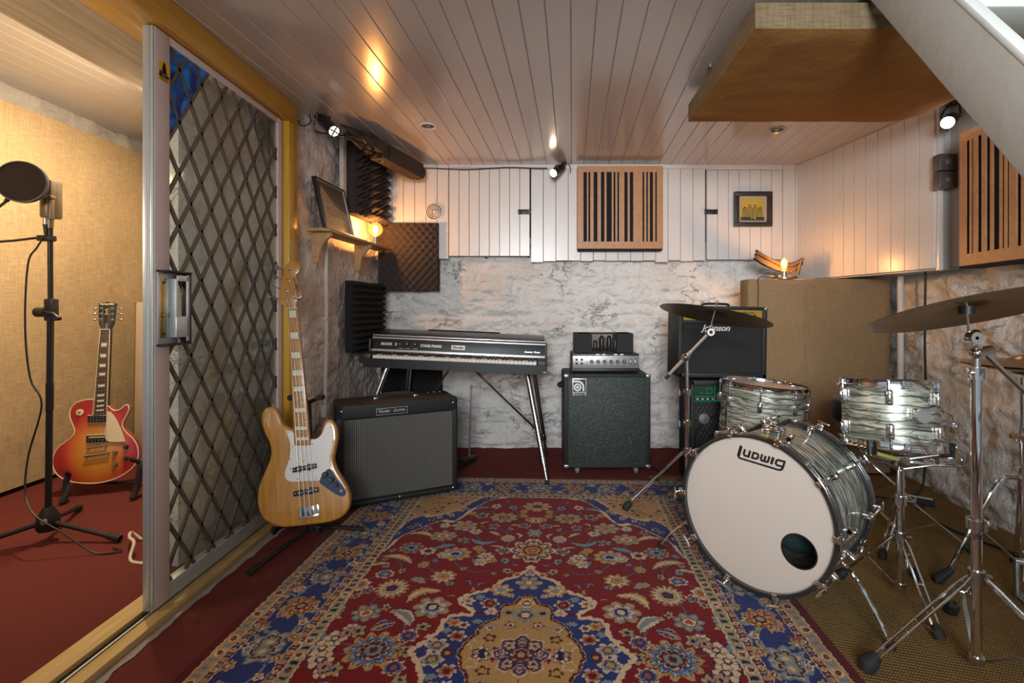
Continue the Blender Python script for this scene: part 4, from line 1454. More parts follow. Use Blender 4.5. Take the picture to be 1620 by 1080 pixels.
MB(M['steel']).cyl((mcx - .020, 2.18, z0 - .032), (mcx - .020, 2.18, z0 + .001), .010).m(M['black']).cyl((mcx - .020, 2.18, z0 - .075), (mcx - .020, 2.18, z0 - .030), .006, .0105).build('plug', mic)
pc = P(35, 288, 2.08)
pf = thing('pop_filter', 'round dark pop filter on a gooseneck in front of the microphone', 'pop filter', T(*pc))
PX = frame_yz(pc, (0, 0, 1), (.35, -1, 0))
R_ = .089
MB(M['mesh'], PX).lathe([(0, .003), (R_ - .004, .003), (R_ - .004, -.003), (0, -.003)], None, 48).build('mesh', pf)
MB(M['black'], PX).lathe([(R_ - .006, .008), (R_, .008), (R_, -.010), (R_ - .006, -.010)], None, 48, True).build('hoop', pf)
cl = V((tx - .004, 2.19, CAMZ + (490 - 377) * 2.19 / FPX))
pq = P(10, 318, 2.09)
MB(M['black']).tube([P(16, 311, 2.08), pq, P(-25, 345, 2.15), P(-60, 372, 2.2), P(-40, 383, 2.2), P(15, 381, 2.19), P(60, 376, 2.19), cl], .0055, 10, sm=6).cyl(P(20, 305, 2.08), pq, .011, .008).build('gooseneck', pf)
MB(M['black']).box(cl + V((-.012, -.002, 0)), (.062, .036, .026), .005).build('clamp', pf)
cb = [V((mcx - .020, 2.18, z0 - .075)), V((mcx - .030, 2.150, z0 - .14)), V((tx - .050, 2.14, 1.25)), V((tx - .052, 2.13, .98)), V((tx - .03, 2.13, .75)), P(66, 640, 2.12), P(45, 720, 2.13), P(40, 780, 2.10), P(55, 815, 2.05), V((-2.02, 2.06, .10)), V((-1.90, 2.07, .012)), V((-1.80, 2.09, .008)), V((-1.86, 2.12, .008))]
tag(MB(M['wire']).tube(cb, .0036, 6, sm=5).build('cable'), 'black microphone cable hanging down the stand to the booth carpet', 'cable')
tag(MB(M['whitewire']).tube([V((-1.80, 2.20, .006)), P(208, 842, 2.19), P(205, 850, 2.12), P(212, 858, 2.08), V((-1.70, 2.02, .006)), V((-1.62, 1.99, .006))], .006, 8, sm=6).build('cable'), 'looped white cable on the red carpet beside the door edge', 'cable')
# boards leaning at the back of the booth
for i, lab in enumerate(('front beige board leaning in the booth behind the sunburst guitar', 'middle beige board leaning in the booth between two others', 'rear beige board leaning in the booth against the wall')):
    y = 3.30 + .075 * i
    xr = -.823 * y + .002 * i
    b = MB(M['panelboard'])
    b.box2((xr - .045, 0, 0), (xr + .10, .022, 1.10 - .015 * i), .008, mx=T(0, y, .004) @ RX(-1.2))
    b.m(M['brass']).box2((xr - .048, -.002, 0), (xr - .044, .024, 1.10 - .015 * i), .001, mx=T(0, y, .004) @ RX(-1.2))
    tag(b.build('board'), lab, 'board', 'boards leaning in the booth')
# ------------------------------------------------------------------ things on the walls and ceiling
def wlx(y): return -1.262 + .0866 * (y - 2.555)


wn = V((pd.y, -pd.x, 0))
SPOTS = []


def foam(name, label, mx, w, h, slab, pyr, n, mt, egg=False, group='acoustic foam panels'):
    b = MB(mt)
    K = 2 * n
    if egg:
        K = 6 * n
    vs, fs = [], []
    for i in range(K + 1):
        for j in range(K + 1):
            if egg:
                hh = .5 + .5 * math.sin(math.pi * 2 * n * i / K) * math.sin(math.pi * 2 * n * j / K)
                hh = hh ** 1.3
            else:
                hh = (i % 2) * (j % 2)
            vs.append((w * i / K, h * j / K, slab + pyr * hh))
    for i in range(K):
        for j in range(K):
            a = i * (K + 1) + j
            fs.append((a, a + K + 1, a + K + 2, a + 1))
    b.add(vs, fs, mx, smooth=egg)
    b.box2((0, 0, 0), (w, h, slab - .0005), mx=mx)
    return tag(b.build(name, None, 60 if egg else 10), label, 'acoustic foam', group)


def wall_mx(y, z, off=.006):
    return frame(V((wlx(y), y, z)) + wn * off, pd, (0, 0, 1), wn)


foam('acoustic_foam_panel', 'charcoal pyramid foam panel high on the left wall under the ceiling', wall_mx(3.05, 1.66), .50, .455, .065, .05, 8, M['foam'])
foam('acoustic_foam_panel', 'charcoal spiked foam panel low on the left wall behind the electric piano', wall_mx(3.05, .78), .48, .455, .045, .038, 11, M['foamdark'])
foam('acoustic_foam_panel', 'charcoal egg-crate foam panel on the back wall beside the shelf lamp', frame((-1.172, 3.6165, 1.19), (1, 0, 0), (0, 0, 1), (0, -1, 0)),   .44, .50, .045, .030, 8, M['foam'], True)
foam('acoustic_foam_panel', 'black foam panel low on the back wall beneath the electric piano', frame((-1.15, 3.6165, .22), (1, 0, 0), (0, 0, 1), (0, -1, 0)), .44, .50, .045, .028, 8, M['foamdark'], True)

# shelf
sh = thing('wall_shelf', 'narrow pine wall shelf on the left wall carrying a picture and a lamp', 'shelf', T(-1.2, 2.62, 1.48))
smx = wall_mx(2.60, 1.478, .004)
MB(M['shelfpine']).prism([(.02, 0), (.02, .10), (.04, .122), (.90, .122), (.925, .11), (.925, 0)], 0, .016, smx @ frame((0, 0, 0), (1, 0, 0), (0, 0, 1), (0, -1, 0)) @ M4.Scale(-1, 4, (0, 0, 1)) if False else smx @ frame((0, 0, 0), (1, 0, 0), (0, 0, 1), (0, 1, 0)), .002).build('board', sh)
for x in (.075, .58):
    prof = [(0, 0), (.112, 0), (.112, -.018), (.088, -.035), (.062, -.065), (.045, -.105), (.040, -.150), (.030, -.170), (0, -.170)]
    MB(M['shelfpine']).prism([(q[0], q[1]) for q in prof], 0, .022, smx @ T(x, 0, 0) @ frame((0, 0, 0), (0, 0, 1), (0, 1, 0), (1, 0, 0)), .002).build('bracket', sh)

# picture leaning on the shelf
fmx = wall_mx(2.665, 1.4945, 0) @ T(0, 0, .085) @ RX(-13)
pic = thing('framed_picture', 'black framed sepia photograph of an old building leaning on the pine shelf', 'picture', fmx)
fw, fh = .335, .30
b = MB(M['black'], fmx)
for a, c in (((0, 0), (fw, .010)), ((0, fh - .010), (fw, fh)), ((0, 0), (.010, fh)), ((fw - .010, 0), (fw, fh))):
    b.box2((a[0], a[1], -.012), (c[0], c[1], .012), .001)
b.build('frame', pic)
b = MB(M['silverpaint'], fmx)
for a, c in (((.010, .010), (fw - .01, .0125)), ((.010, fh - .0125), (fw - .01, fh - .010)), ((.010, .010), (.0125, fh - .01)), ((fw - .0125, .010), (fw - .01, fh - .01))):
    b.box2((a[0], a[1], 0), (c[0], c[1], .009))
b.build('inner_fillet', pic)
sky = mat('print_dark_sky', (.075, .052, .032), .45, var=.3, vs=9, Coat_Weight=.1)
wal = mat('print_sepia_facade', (.34, .26, .16), .45, var=.5, vs=28, Coat_Weight=.1)
fgd = mat('print_sepia_ground', (.26, .19, .10), .45, var=.45, vs=18, Coat_Weight=.1)
lin = mat('print_sepia_lines', (.06, .042, .025), .45)
b = MB(sky, fmx).box2((.011, .011, -.004), (fw - .011, fh - .011, .003))
b.m(wal).plate([(.035, .05), (.035, .22), (.060, .265), (.085, .24), (.19, .165), (.24, .15), (.315, .14), (.315, .05)], .0004, T(0, 0, .0031))
b.m(fgd).plate([(.012, .012), (fw - .012, .012), (fw - .012, .06), (.2, .072), (.012, .055)], .0004, T(0, 0, .0033))
b.m(lin)
for x, y, w, h in ((.07, .175, .05, .035), (.135, .165, .05, .035), (.07, .10, .05, .04), (.135, .10, .05, .04), (.2, .10, .05, .03)):
    for p, q in (((x, y), (x + w, y)), ((x, y + h), (x + w, y + h)), ((x, y), (x, y + h)), ((x + w, y), (x + w, y + h)), ((x + w / 2, y), (x + w / 2, y + h))):
        b.stroke([p, q], .0022, T(0, 0, .0042))
b.build('print', pic)

# bulb lamps
def bulb_lamp(mx, label, R, core, emat, base_r=.0, globe=True):
    t = thing('bulb_lamp', label, 'lamp', mx)
    b = MB(M['bulbbase'], mx)
    if base_r:
        b.lathe([(0, 0), (base_r, 0), (base_r, .010), (.016, .014), (0, .014)], None, 32)
    b.lathe([(0, .0), (.0185, .0), (.0185, .052), (.014, .056), (0, .056)], None, 24)
    b.build('socket', t)
    pr = [(.012, .056)]
    for k in range(13):
        a = math.pi * (k / 12)
        if globe:
            pr.append((max(.012 if k == 0 else 0, R * math.sin(.28 + (math.pi - .28) * k / 12)), .056 + R * .96 - R * math.cos(.28 + (math.pi - .28) * k / 12)))
        else:
            u = k / 12
            pr.append((.012 + (R - .012) * math.sin(min(1, u * 1.6) * math.pi / 2) if u < .62 else R * math.cos((u - .62) / .38 * math.pi / 2), .056 + .085 * u))
    MB(GLOBE, mx).lathe(pr, None, 28).build('glass_bulb', t, 180)
    zc = .056 + (R * .9 if globe else .045)
    MB(emat, mx).ball((0, 0, zc), core, (1, 1, 2.1), 12).build('filament', t)
    return t


def globe_mat():
    n = NT('amber_bulb_glass')
    tr_ = n.n('ShaderNodeBsdfTransparent', {'Color': (1, .80, .52, 1)})
    e = n.n('ShaderNodeEmission', {'Color': (1, .40, .08, 1), 'Strength': 1.1})
    g = n.n('ShaderNodeAddShader')
    n.t.links.new(tr_.outputs[0], g.inputs[0])
    n.t.links.new(e.outputs[0], g.inputs[1])
    n.t.links.new(g.outputs[0], n.out.inputs[0])
    return n.mat


GLOBE = globe_mat()
lp1 = P(594, 386, 3.28)
lp1.z = 1.4945
bulb_lamp(T(*lp1), 'glowing round filament bulb in a metal socket at the far end of the pine shelf', .047, .0135, M['bulb'])

# spot lamps
def spot(label, p0, p1, r, lensmat, mount, power, aim, bars=False, wires=()):
    p0, p1 = V(p0), V(p1)
    t = thing('spot_lamp', label, 'spot lamp', T(*p0))
    d = (p1 - p0).normalized()
    L = (p1 - p0).length
    mx = frame_yz(p0, d.orthogonal(), d)
    b = MB(M['blackmetal'], mx).lathe([(0, -.012), (r * .55, -.010), (r * .8, 0), (r * .9, L * .25), (r * .86, L * .3), (r, L * .36), (r * 1.02, L), (r * .92, L), (r * .9, L - .006), (0, L - .007)], None, 24)
    b.build('housing', t)
    b = MB(lensmat, mx).lathe([(0, L - .004), (r * .88, L - .0045)], None, 40)
    if bars:
        b.m(M['black'])
        for k in range(2):
            b.box((0, 0, L - .002), (r * 1.8, .006, .003), mx=RZ(45 + 90 * k))
        b.lathe([(r * .42, L - .001), (r * .52, L - .001)], None, 20)
    b.build('lens', t)
    m = V(mount)
    side = d.cross(V((0, 0, 1))).normalized() * r * 1.15
    c = p0.lerp(p1, .35)
    MB(M['blackmetal']).tube([c + side, c + side + V((0, 0, r * 1.1)), m + side * .6, m, m - side * .6, c - side + V((0, 0, r * 1.1)), c - side], .0042, 8, sm=3).cyl(m - V((0, 0, .002)), m + V((0, 0, .012)), .02, n=16).build('bracket', t)
    MB(M['black']).cyl(p1 - V((0, 0, r)), p1 - V((0, 0, r + .012)), .005, n=8).build('clip', t)
    if wires:
        MB(M['wire']).tube(wires, .0035, 6, sm=6).build('flex', t)
    if power:
        SPOTS.append(('spot_beam', p1 + d * .01, aim, power))
    return t


p0, p1 = P(503, 182, 2.72), P(529, 208, 2.60)
spot('black spot lamp under the ceiling over the pine shelf, seen from the side', p0, p1, .031, M['lensdim'], P(512, 166, 2.71).xy.to_3d() + V((0, 0, 2.115)), 5, (.5, 2.6, .3), True,
     [P(500, 178, 2.73), P(494, 168, 2.72), P(487, 176, 2.70), P(492, 192, 2.66), P(480, 199, 2.62), P(470, 192, 2.60)])
p0, p1 = P(890, 265, 3.545), P(875, 274, 3.44)
spot('glowing black spot lamp on the back wall left of the slatted panel', p0, p1, .030, M['lens'], V((p0.x + .01, 3.54, 2.115)), 5, (-.6, 1.6, .0), False,
     [p0, p0 + V((.02, .02, .05)), p0 + V((.055, .03, .02)), p0 + V((.06, .035, -.03))])
p0, p1 = P(1507, 186, 2.50), P(1499, 194, 2.40)
spot('glowing spot lamp on the right above the two switch boxes', p0, p1, .031, M['lens'], V((p0.x + .005, p0.y, 2.112)), 5, (.2, 1.4, 0), False,
     [p0, P(1520, 180, 2.5), P(1530, 168, 2.48), P(1540, 150, 2.46)])
tag(MB(M['wire']).tube([P(468, 188, 2.60), P(500, 208, 2.80), P(560, 219, 3.0), P(610, 249, 3.3), P(655, 267, 3.58), P(680, 266, 3.59), P(740, 268, 3.58), P(800, 265, 3.58), P(845, 266, 3.575), P(866, 266, 3.57)], .0045, 6, sm=5).build('electric_cable'), 'black flex sagging along the ceiling edge to the back wall spot lamp', 'cable')

# weathered timber in the corner
p0, p1 = P(598, 238, 3.02), P(662, 291, 3.50)
d = (p1 - p0).normalized()
mx = frame_yz(p0, (0, 0, 1), d)
L = (p1 - p0).length
tb = thing('hanging_timber', 'dark weathered timber bracket hung across the back left ceiling corner', 'timber', mx)
MB(M['rustwood'], mx).prism([(-.05, -.055), (.045, -.055), (.055, .035), (.02, .058), (-.05, .05)], -.02, L - .02, None, .006).m(M['rustwood']).cyl((0, 0, L - .022), (0, 0, L), .058, .055, 24).m(M['steel']).lathe([(.052, L), (.056, L + .004), (.048, L + .004)], None, 24).build('beam', tb)
b = MB(M['rustwood'], mx)
random.seed(9)
for k in range(13):
    a = random.uniform(0, 6.28)
    s = V((.035 * math.cos(a), .03 * math.sin(a) + .01, -.02))
    b.tube([s, s + V((random.uniform(-.03, .03), random.uniform(-.01, .03), -.10)), s + V((random.uniform(-.06, .06), random.uniform(0, .05), -.20 - .1 * random.random()))], [.030, .024, .006], 7, sm=3)
b.build('gnarled_end', tb)
b = MB(M['blackmetal'], mx)
for z in (.03, -.06, -.13):
    b.lathe([(.058, z), (.064, z + .012), (.058, z + .024)], T(0, 0, 0), 16)
b.build('iron_band', tb)
q = P(560, 214, 2.90)
MB(M['rustwood']).tube([P(545, 214, 2.86), P(565, 212, 2.92), P(585, 215, 2.98)], [.012, .02, .022], 8, sm=3).build('branch', tb)

# round vent
vm = frame(P(687, 335, 3.601), (1, 0, 0), (0, 0, 1), (0, -1, 0))
b = MB(M['white'], vm)
for r in (.062, .048, .035, .023):
    b.lathe([(r, .0), (r + .001, .012), (r - .005, .013), (r - .006, .0)], None, 36)
b.lathe([(0, .012), (.010, .012), (.013, 0)], None, 24).m(M['slotblack']).lathe([(0, .001), (.062, .001)], None, 30)
tag(b.build('wall_vent'), 'round white louvred vent high on the boarded back wall', 'vent')

# hatch doors with bolts
def hatch(label, x0, x1, z0, z1, nb, boltx, boltz, flip):
    t = thing('hatch_door', label, 'hatch door', T((x0 + x1) / 2, 3.61, z0))
    vboards(MB(M['boards']), (x0, 3.614), (x1, 3.614), z0, z1, (x1 - x0) / nb).build('boards', t, 20)
    mx = frame((boltx, 3.592, boltz), (1, 0, 0), (0, 0, 1), (0, -1, 0)) @ M4.Scale(-1 if flip else 1, 4, (1, 0, 0))
    b = MB(M['black'], mx).box2((-.045, -.018, 0), (.030, .018, .003), .001).box2((-.04, -.006, .003), (.052, .006, .014), .003).box2((-.042, -.017, .003), (-.030, .017, .016), .002).box2((.012, -.017, .003), (.024, .017, .016), .002).box2((.034, -.018, 0), (.054, .018, .016), .002)
    b.cyl((-.018, 0, .01), (-.018, -.014, .022), .004, n=8)
    b.build('bolt', t)
    return t


hatch('white boarded hatch door with black bolt left of the back wall spot lamp', hl0 + .001, hl1 - .004, 1.452, 2.104, 8, (829 - CX) / FPX * 3.59, CAMZ + (490 - 335) / FPX * 3.59, False)
hatch('white boarded hatch door behind the small dark framed picture', hr0 + .004, hr1 - .003, 1.425, 2.088, 7, (1126 - CX) / FPX * 3.59, CAMZ + (490 - 335) / FPX * 3.59, True)

# slatted diffuser panels
SL = [(948, 968), (976, 987), (1006, 1028), (1048, 1068), (1080, 1110), (1120, 1131), (1142, 1152), (1182, 1201), (1213, 1233), (1286, 1296), (1308, 1317), (1328, 1346), (1359, 1368)]
SL = [((a - 915) / 488, (c - 915) / 488) for a, c in SL]


def diffuser(mx, w, h, label):
    t = thing('diffuser_panel', label, 'acoustic panel', mx, 'slatted diffuser panels')
    dp = .085
    b = MB(M['slat'], mx)
    b.box2((0, 0, dp), (w, h * .085, dp + .007)).box2((0, h * .925, dp), (w, h, dp + .007))
    e = [0] + [q for s in SL for q in s] + [1]
    for i in range(0, len(e), 2):
        b.box2((e[i] * w, h * .084, dp), (e[i + 1] * w, h * .926, dp + .007))
    b.box2((0, 0.004, 0), (.010, h, dp)).box2((w - .010, .004, 0), (w, h, dp))
    b.build('slatted_front', t, 20)
    MB(M['slotblack'], mx).box2((.011, .001, 0), (w - .011, h - .004, dp - .003)).box2((.004, -.012, .0), (w - .004, .0, dp + .006)).box2((.011, h - .02, .0), (w - .011, h - .001, dp)).build('backing', t)


Y_ = 3.505
p = P(914, 393, Y_)
diffuser(frame((p.x, 3.60, p.z), (1, 0, 0), (0, 0, 1), (0, -1, 0)), 135 / FPX * Y_, 131 / FPX * Y_, 'square cedar slatted panel with black slots on the boarded back wall')
xd = V((-.139, -1, 0)).normalized()
zd = xd.cross(V((0, 0, 1)))
c = V((2.08, 2.35, 1.262)) - zd * .066
diffuser(frame(c, xd, (0, 0, 1), zd), .60, .64, 'square cedar slatted panel on the right wall half hidden by the stair')

# small box-framed picture
pm = frame(P(1160, 359, 3.595), (1, 0, 0), (0, 0, 1), (0, -1, 0))
pw, ph = 59 / FPX * 3.56, 55 / FPX * 3.56
t = thing('framed_picture', 'small dark box frame with a yellow print on the right hatch door', 'picture', pm)
b = MB(mat('dark_walnut', (.030, .019, .014), .4), pm)
fb = .030
for a, c in (((0, 0), (pw, fb)), ((0, ph - fb), (pw, ph)), ((0, fb), (fb, ph - fb)), ((pw - fb, fb), (pw, ph - fb))):
    b.box2((a[0], a[1], 0), (c[0], c[1], .040), .001)
b.build('frame', t)
b = MB(mat('grey_mount', (.42, .36, .30), .8), pm).box2((fb, fb, 0), (pw - fb, ph - fb, .010))
b.build('mount', t)
b = MB(mat('print_yellow', (.50, .33, .045), .5), pm).box2((fb + .02, fb + .016, .010), (pw - fb - .02, ph - fb - .016, .0115))
b.m(mat('print_dark_green', (.035, .038, .018), .6))
cx_, cz_ = pw / 2, fb + .03
for k in range(4):
    x = pw / 2 - .057 + .038 * k
    for s in (-1, 0, 1):
        b.stroke([(x + s * .016, fb + .02), (x + s * .016, fb + .075 + .03 * (k in (1, 2))), (x + s * .008, fb + .105 + .02 * (k in (1, 2))), (x, fb + .118 + .016 * (k in (1, 2)))], .0035, pm.inverted() @ pm @ T(0, 0, .0122))
    for j in range(5):
        b.stroke([(x - .016, fb + .035 + .017 * j), (x, fb + .045 + .017 * j), (x + .016, fb + .035 + .017 * j)], .0035, T(0, 0, .0122))
b.stroke([(fb + .021, fb + .030), (pw - fb - .021, fb + .030)], .026, T(0, 0, .0124))
b.m(M['cream']).stroke([(pw / 2 + .012, fb + .040), (pw / 2 + .022, fb + .028)], .008, T(0, 0, .013)).stroke([(pw / 2 - .006, fb + .030), (pw / 2 - .002, fb + .04)], .005, T(0, 0, .013))
b.build('print', t)

# recessed downlights
def downlight(px, py, label):
    p = P(px, py, FPX * (HZ - CAMZ) / (CY - py))
    t = thing('ceiling_downlight', label, 'downlight', T(p.x, p.y, HZ))
    b = MB(M['steel'] if px > 1000 else M['white']).lathe([(.052, .001), (.052, -.004), (.046, -.008), (.036, -.003), (.034, .012), (.034, .0)], T(p.x, p.y, HZ), 32)
    b.build('bezel', t)
    MB(M['black']).lathe([(0, -.001), (.036, -.001)], T(p.x, p.y, HZ), 24).m(M['chrome2']).ball((p.x, p.y, HZ - .001), .012, (1, 1, .4), 10).build('lamp_face', t)


downlight(677, 199, 'unlit recessed downlight in the ceiling above the electric piano')
downlight(1229, 205, 'unlit recessed downlight in the ceiling beyond the hanging hessian panel')
for k, (px, py, lab) in enumerate(((1124, 102, 'small metal hook on the ceiling beside the hanging hessian panel'),)):
    p = P(px, py, FPX * (HZ - CAMZ) / (CY - py))
    p.z = HZ
    tag(MB(M['steel']).cyl(p, p - V((0, 0, .012)), .006).tube([p - V((0, 0, .01)), p + V((.03, .01, -.02)), p + V((.045, .014, -.014))], .003, 6, sm=3).build('ceiling_hook'), lab, 'hook')

# hanging hessian cloud
zb, zt_ = 1.99, 2.088
yn = FPX * (zb - CAMZ) / (CY - 50)
yf = FPX * (zb - CAMZ) / (CY - 196)
x0n, x0f = (1195 - CX) / FPX * yn, (1089 - CX) / FPX * yf
x1 = 1.98
cl_ = thing('ceiling_cloud', 'large hessian covered acoustic panel hung flat under the ceiling', 'acoustic panel', T(1.3, 2.0, zb))
nx, ny = 60, 40
b = MB(M['burlapcloud'])
vs, fs = [], []
for i in range(nx + 1):
    for j in range(ny + 1):
        u, v = i / nx, j / ny
        x = (x0n + (x0f - x0n) * v) * (1 - u) + x1 * u
        y = yn + (yf - yn) * v
        lift = .055 * max(0, (u - .80) / .20) ** 2 * (.3 + .7 * v)
        ed = min(u * 10, (1 - u) * 10, v * 8, (1 - v) * 8, 1)
        z = zb + lift - .010 * math.sin(math.pi * u) * math.sin(math.pi * v) + .003 * mnoise.noise((x * 6, y * 10, 0)) + .010 * (1 - ed) ** 2
        vs.append((x, y, z))
for i in range(nx):
    for j in range(ny):
        a = i * (ny + 1) + j
        fs.append((a, a + 1, a + ny + 2, a + ny + 1))
b.add(vs, fs)
b.build('cloth_face', cl_, 180)
b = MB(M['burlapside'])
def side(idx):
    n = len(idx)
    v2 = [vs[k] for k in idx] + [(vs[k][0], vs[k][1], zt_) for k in idx]
    b.add(v2, [(k, k + 1, n + k + 1, n + k) for k in range(n - 1)])
side([i * (ny + 1) for i in range(nx + 1)])
side([i * (ny + 1) + ny for i in range(nx + 1)])
side(list(range(ny + 1)))
side([nx * (ny + 1) + j for j in range(ny + 1)])
b.add([(x0n, yn, zt_), (x1, yn, zt_), (x1, yf, zt_), (x0f, yf, zt_)], [(0, 1, 2, 3)])
b.build('cloth_sides', cl_, 60)
for x, y in ((.85, 1.75), (1.8, 1.75), (.88, 2.35), (1.85, 2.35)):
    MB(M['steel']).cyl((x, y, zt_ - .002), (x, y, HZ + .002), .004, n=8).build('hanger', cl_)

# two metal switch boxes
for k, (zc_, lab) in enumerate(((CAMZ + (490 - 256) * 2.50 / FPX, 'upper of the two grey metal switch boxes on the right'), (CAMZ + (490 - 284) * 2.50 / FPX, 'lower of the two grey metal switch boxes on the right'))):
    px_ = (1500 - CX) / FPX * 2.50
    mx = T(px_, 2.547, zc_) @ RZ(0)
    t = thing('switch_box', lab, 'switch box', mx, 'metal switch boxes')
    MB(mat('grey_switch_metal', (.16, .155, .15), .4, .7) if k == 0 else bpy.data.materials['grey_switch_metal'], mx).box2((-.044, -.050, -.044), (.044, 0, .044), .006).build('box', t)
    MB(M['steel'], mx).box2((-.012, -.055, -.012), (.010, -.049, .012), .002).build('rocker', t)

# hessian gobo, with lamp and driftwood on it
gy, gz = 3.10, CAMZ + (490 - 441) * 3.10 / FPX
gx0, gx1 = (1185 - CX) / FPX * gy, (1411 - CX) / FPX * gy
gb = thing('acoustic_screen', 'tall hessian covered acoustic screen standing in the back right corner', 'acoustic screen', T((gx0 + gx1) / 2, gy, 0))
vs, fs = [], []
nx, nz = 50, 40
for i in range(nx + 1):
    for j in range(nz + 1):
        u, v = i / nx, j / nz
        x = gx0 + (gx1 - gx0) * u
        z = .005 + (gz - .005) * v
        ed = min(u * 14, (1 - u) * 14, (1 - v) * 14, 1)
        y = gy + .018 * (1 - ed) ** 2 + .006 * mnoise.noise((x * 4, z * 3, 0)) + .004 * math.sin(math.pi * u * 2) - (.008 * math.exp(-((u - .375) / .012) ** 2))
        vs.append((x, y, z))
for i in range(nx):
    for j in range(nz):
        a = i * (nz + 1) + j
        fs.append((a, a + nz + 1, a + nz + 2, a + 1))
b = MB(M['burlapgobo']).add(vs, fs)
b.build('cloth_front', gb, 180)
MB(M['burlapgobo']).box2((gx0, gy + .012, .004), (gx1, gy + .14, gz - .001), .006).build('frame', gb)
tp = V(((1241 - CX) / FPX * 3.13, 3.135, gz + .0005))
bulb_lamp(T(*tp), 'glowing clear tube bulb lamp on the hessian screen in front of driftwood', .0135 * 1.6, .0125, M['bulb2'], .047, False)
q0 = tp + V((-.045, .0, .006))
tag(MB(M['wire']).tube([q0, q0 + V((-.04, -.01, .012)), V((gx0 + .065, gy - .002, gz + .006)), V((gx0 + .055, gy - .014, gz - .06)), V((gx0 + .05, gy - .015, gz - .3)), V((gx0 + .04, gy - .014, .7)), V((gx0 + .02, gy - .012, .3))], .003, 6, sm=6).build('cord'), 'thin black lamp cord hanging down the front of the hessian screen', 'cord')
dw = [P(1195, 405, 3.27), P(1212, 415, 3.26), P(1235, 424, 3.25), P(1255, 424, 3.24), P(1270, 416, 3.23)]
b = MB(M['drift']).tube(dw, [.020, .030, .034, .028, .010], 10, sm=5, flat=.6)
for k, dz in enumerate((.022, .034, .012, -.012)):
    b.tube([q + V((0, -.02 + .014 * k, dz + .004 * math.sin(i * 2 + k))) for i, q in enumerate(dw)], [.010, .008, .009, .007, .004], 7, sm=5)
b.tube([P(1237, 434, 3.21), P(1255, 428, 3.20), P(1270, 414, 3.20)], .006, 6, sm=3).tube([P(1262, 434, 3.21), P(1264, 425, 3.2), P(1268, 412, 3.19)], [.012, .010, .004], 7, sm=3)
b.box2((dw[2].x - .05, 3.185, gz), (dw[2].x + .06, 3.20, gz + .035), .01)
tag(b.build('driftwood'), 'curved piece of driftwood lying on the hessian screen behind the lamp', 'driftwood')

# conduits and flexes on the walls
yq = 2.80
tag(MB(M['pvc']).tube([V((wlx(yq) + .018, yq, 1.47)), V((wlx(yq) + .018, yq, .9)), V((wlx(yq) + .016, yq - .01, .50))], .010, 10).box((wlx(yq) + .02, yq - .01, .47), (.03, .06, .07), .004).box((wlx(yq) + .012, yq, 1.0), (.028, .03, .02), .003).build('conduit_pipe'), 'thin grey conduit pipe running down the left wall below the shelf', 'pipe')
xq = lambda y: rwx(y) - .02
tag(MB(M['pvc']).tube([V((xq(2.95) - .012, 2.95, 1.255)), V((xq(2.95) - .012, 2.95, .30))], .017, 12).build('conduit_pipe'), 'white painted pipe in the back right corner beside the hessian screen', 'pipe')
yv = 2.72
tag(MB(M['wire']).tube([V((xq(yv) - .012, yv, 1.262)), V((xq(yv) - .016, yv, .9)), V((xq(yv) - .010, yv, .55)), V((xq(yv) - .022, yv - .01, .2)), V((xq(yv) - .06, yv - .02, .03)), V((xq(yv) - .15, yv - .0, .012)), P(1440, 790, 2.66).xy.to_3d() + V((0, 0, .012))], .006, 8, sm=6).build('power_cord'), 'black power cord running down the right wall beside the white pipe', 'cord')
# ------------------------------------------------------------------ electric piano and amplifiers
# --- electric piano
EP = T(-.517, 2.95, .678) @ RY(2.5)
ep = thing('electric_piano', 'black electric stage piano with chrome trim on splayed tube legs by the back wall', 'electric piano', EP)
b = MB(M['tolex2'], EP)
b.prism([(0, 0), (.58, 0), (.58, .165), (.545, .165), (.54, .040), (.02, .040), (.02, .055), (0, .055)], -.5745, .5745, frame((0, 0, 0), (0, 1, 0), (0, 0, 1), (1, 0, 0)), .006)
for s in (-1, 1):
    b.box2((s * .5745, .02, .03), (s * .512, .17, .082), .008)
    b.box2((s * .5745, .15, .03), (s * .556, .58, .166), .006)
b.build('case', ep)
b = MB(M['lidtolex'], EP)
prof = [(.168, .170), (.185, .188), (.24, .204), (.36, .216), (.50, .214), (.545, .195), (.56, .15), (.168, .15)]
b.prism(prof, -.556, .558, frame((0, 0, 0), (0, 1, 0), (0, 0, 1), (1, 0, 0)), .003)
b.build('lid', ep, label='black textured lid')
b = MB(M['rubber'], EP).box2((-.26, .44, .214), (.24, .52, .222), .002)
b.build('lid_strip', ep)
FX = frame((0, .158, .127), (1, 0, 0), (0, .22, 1), (0, -1, .22))
pnl = MB(M['black'], EP).box2((-.546, -.050, -.012), (.560, .050, 0), .002, mx=FX)
sil = M['silverpaint']
Z1 = FX @ T(0, -.002, .0006)
pnl.m(sil).text('MARK  II', .026, Z1 @ T(-.443, .008, 0), sx=1.05, bold=.0004).text('STAGE PIANO', .0235, Z1 @ T(-.172, .006, 0), sx=.92, bold=.0004).text('Seventy Three', .017, Z1 @ T(.478, -.004, 0), shear=.35)
pnl.m(M['white']).box2((-.040, -.010, 0), (.047, .018, .002), mx=Z1).m(M['black']).text('Rhodes', .0225, Z1 @ T(.003, .004, .003), bold=.0007)
pnl.m(sil)
for x in (-.37, -.322, -.272):
    pnl.stroke([(x - .016, -.016), (x + .016, -.016)], .0012, Z1)
pnl = pnl.build('name_panel', ep)
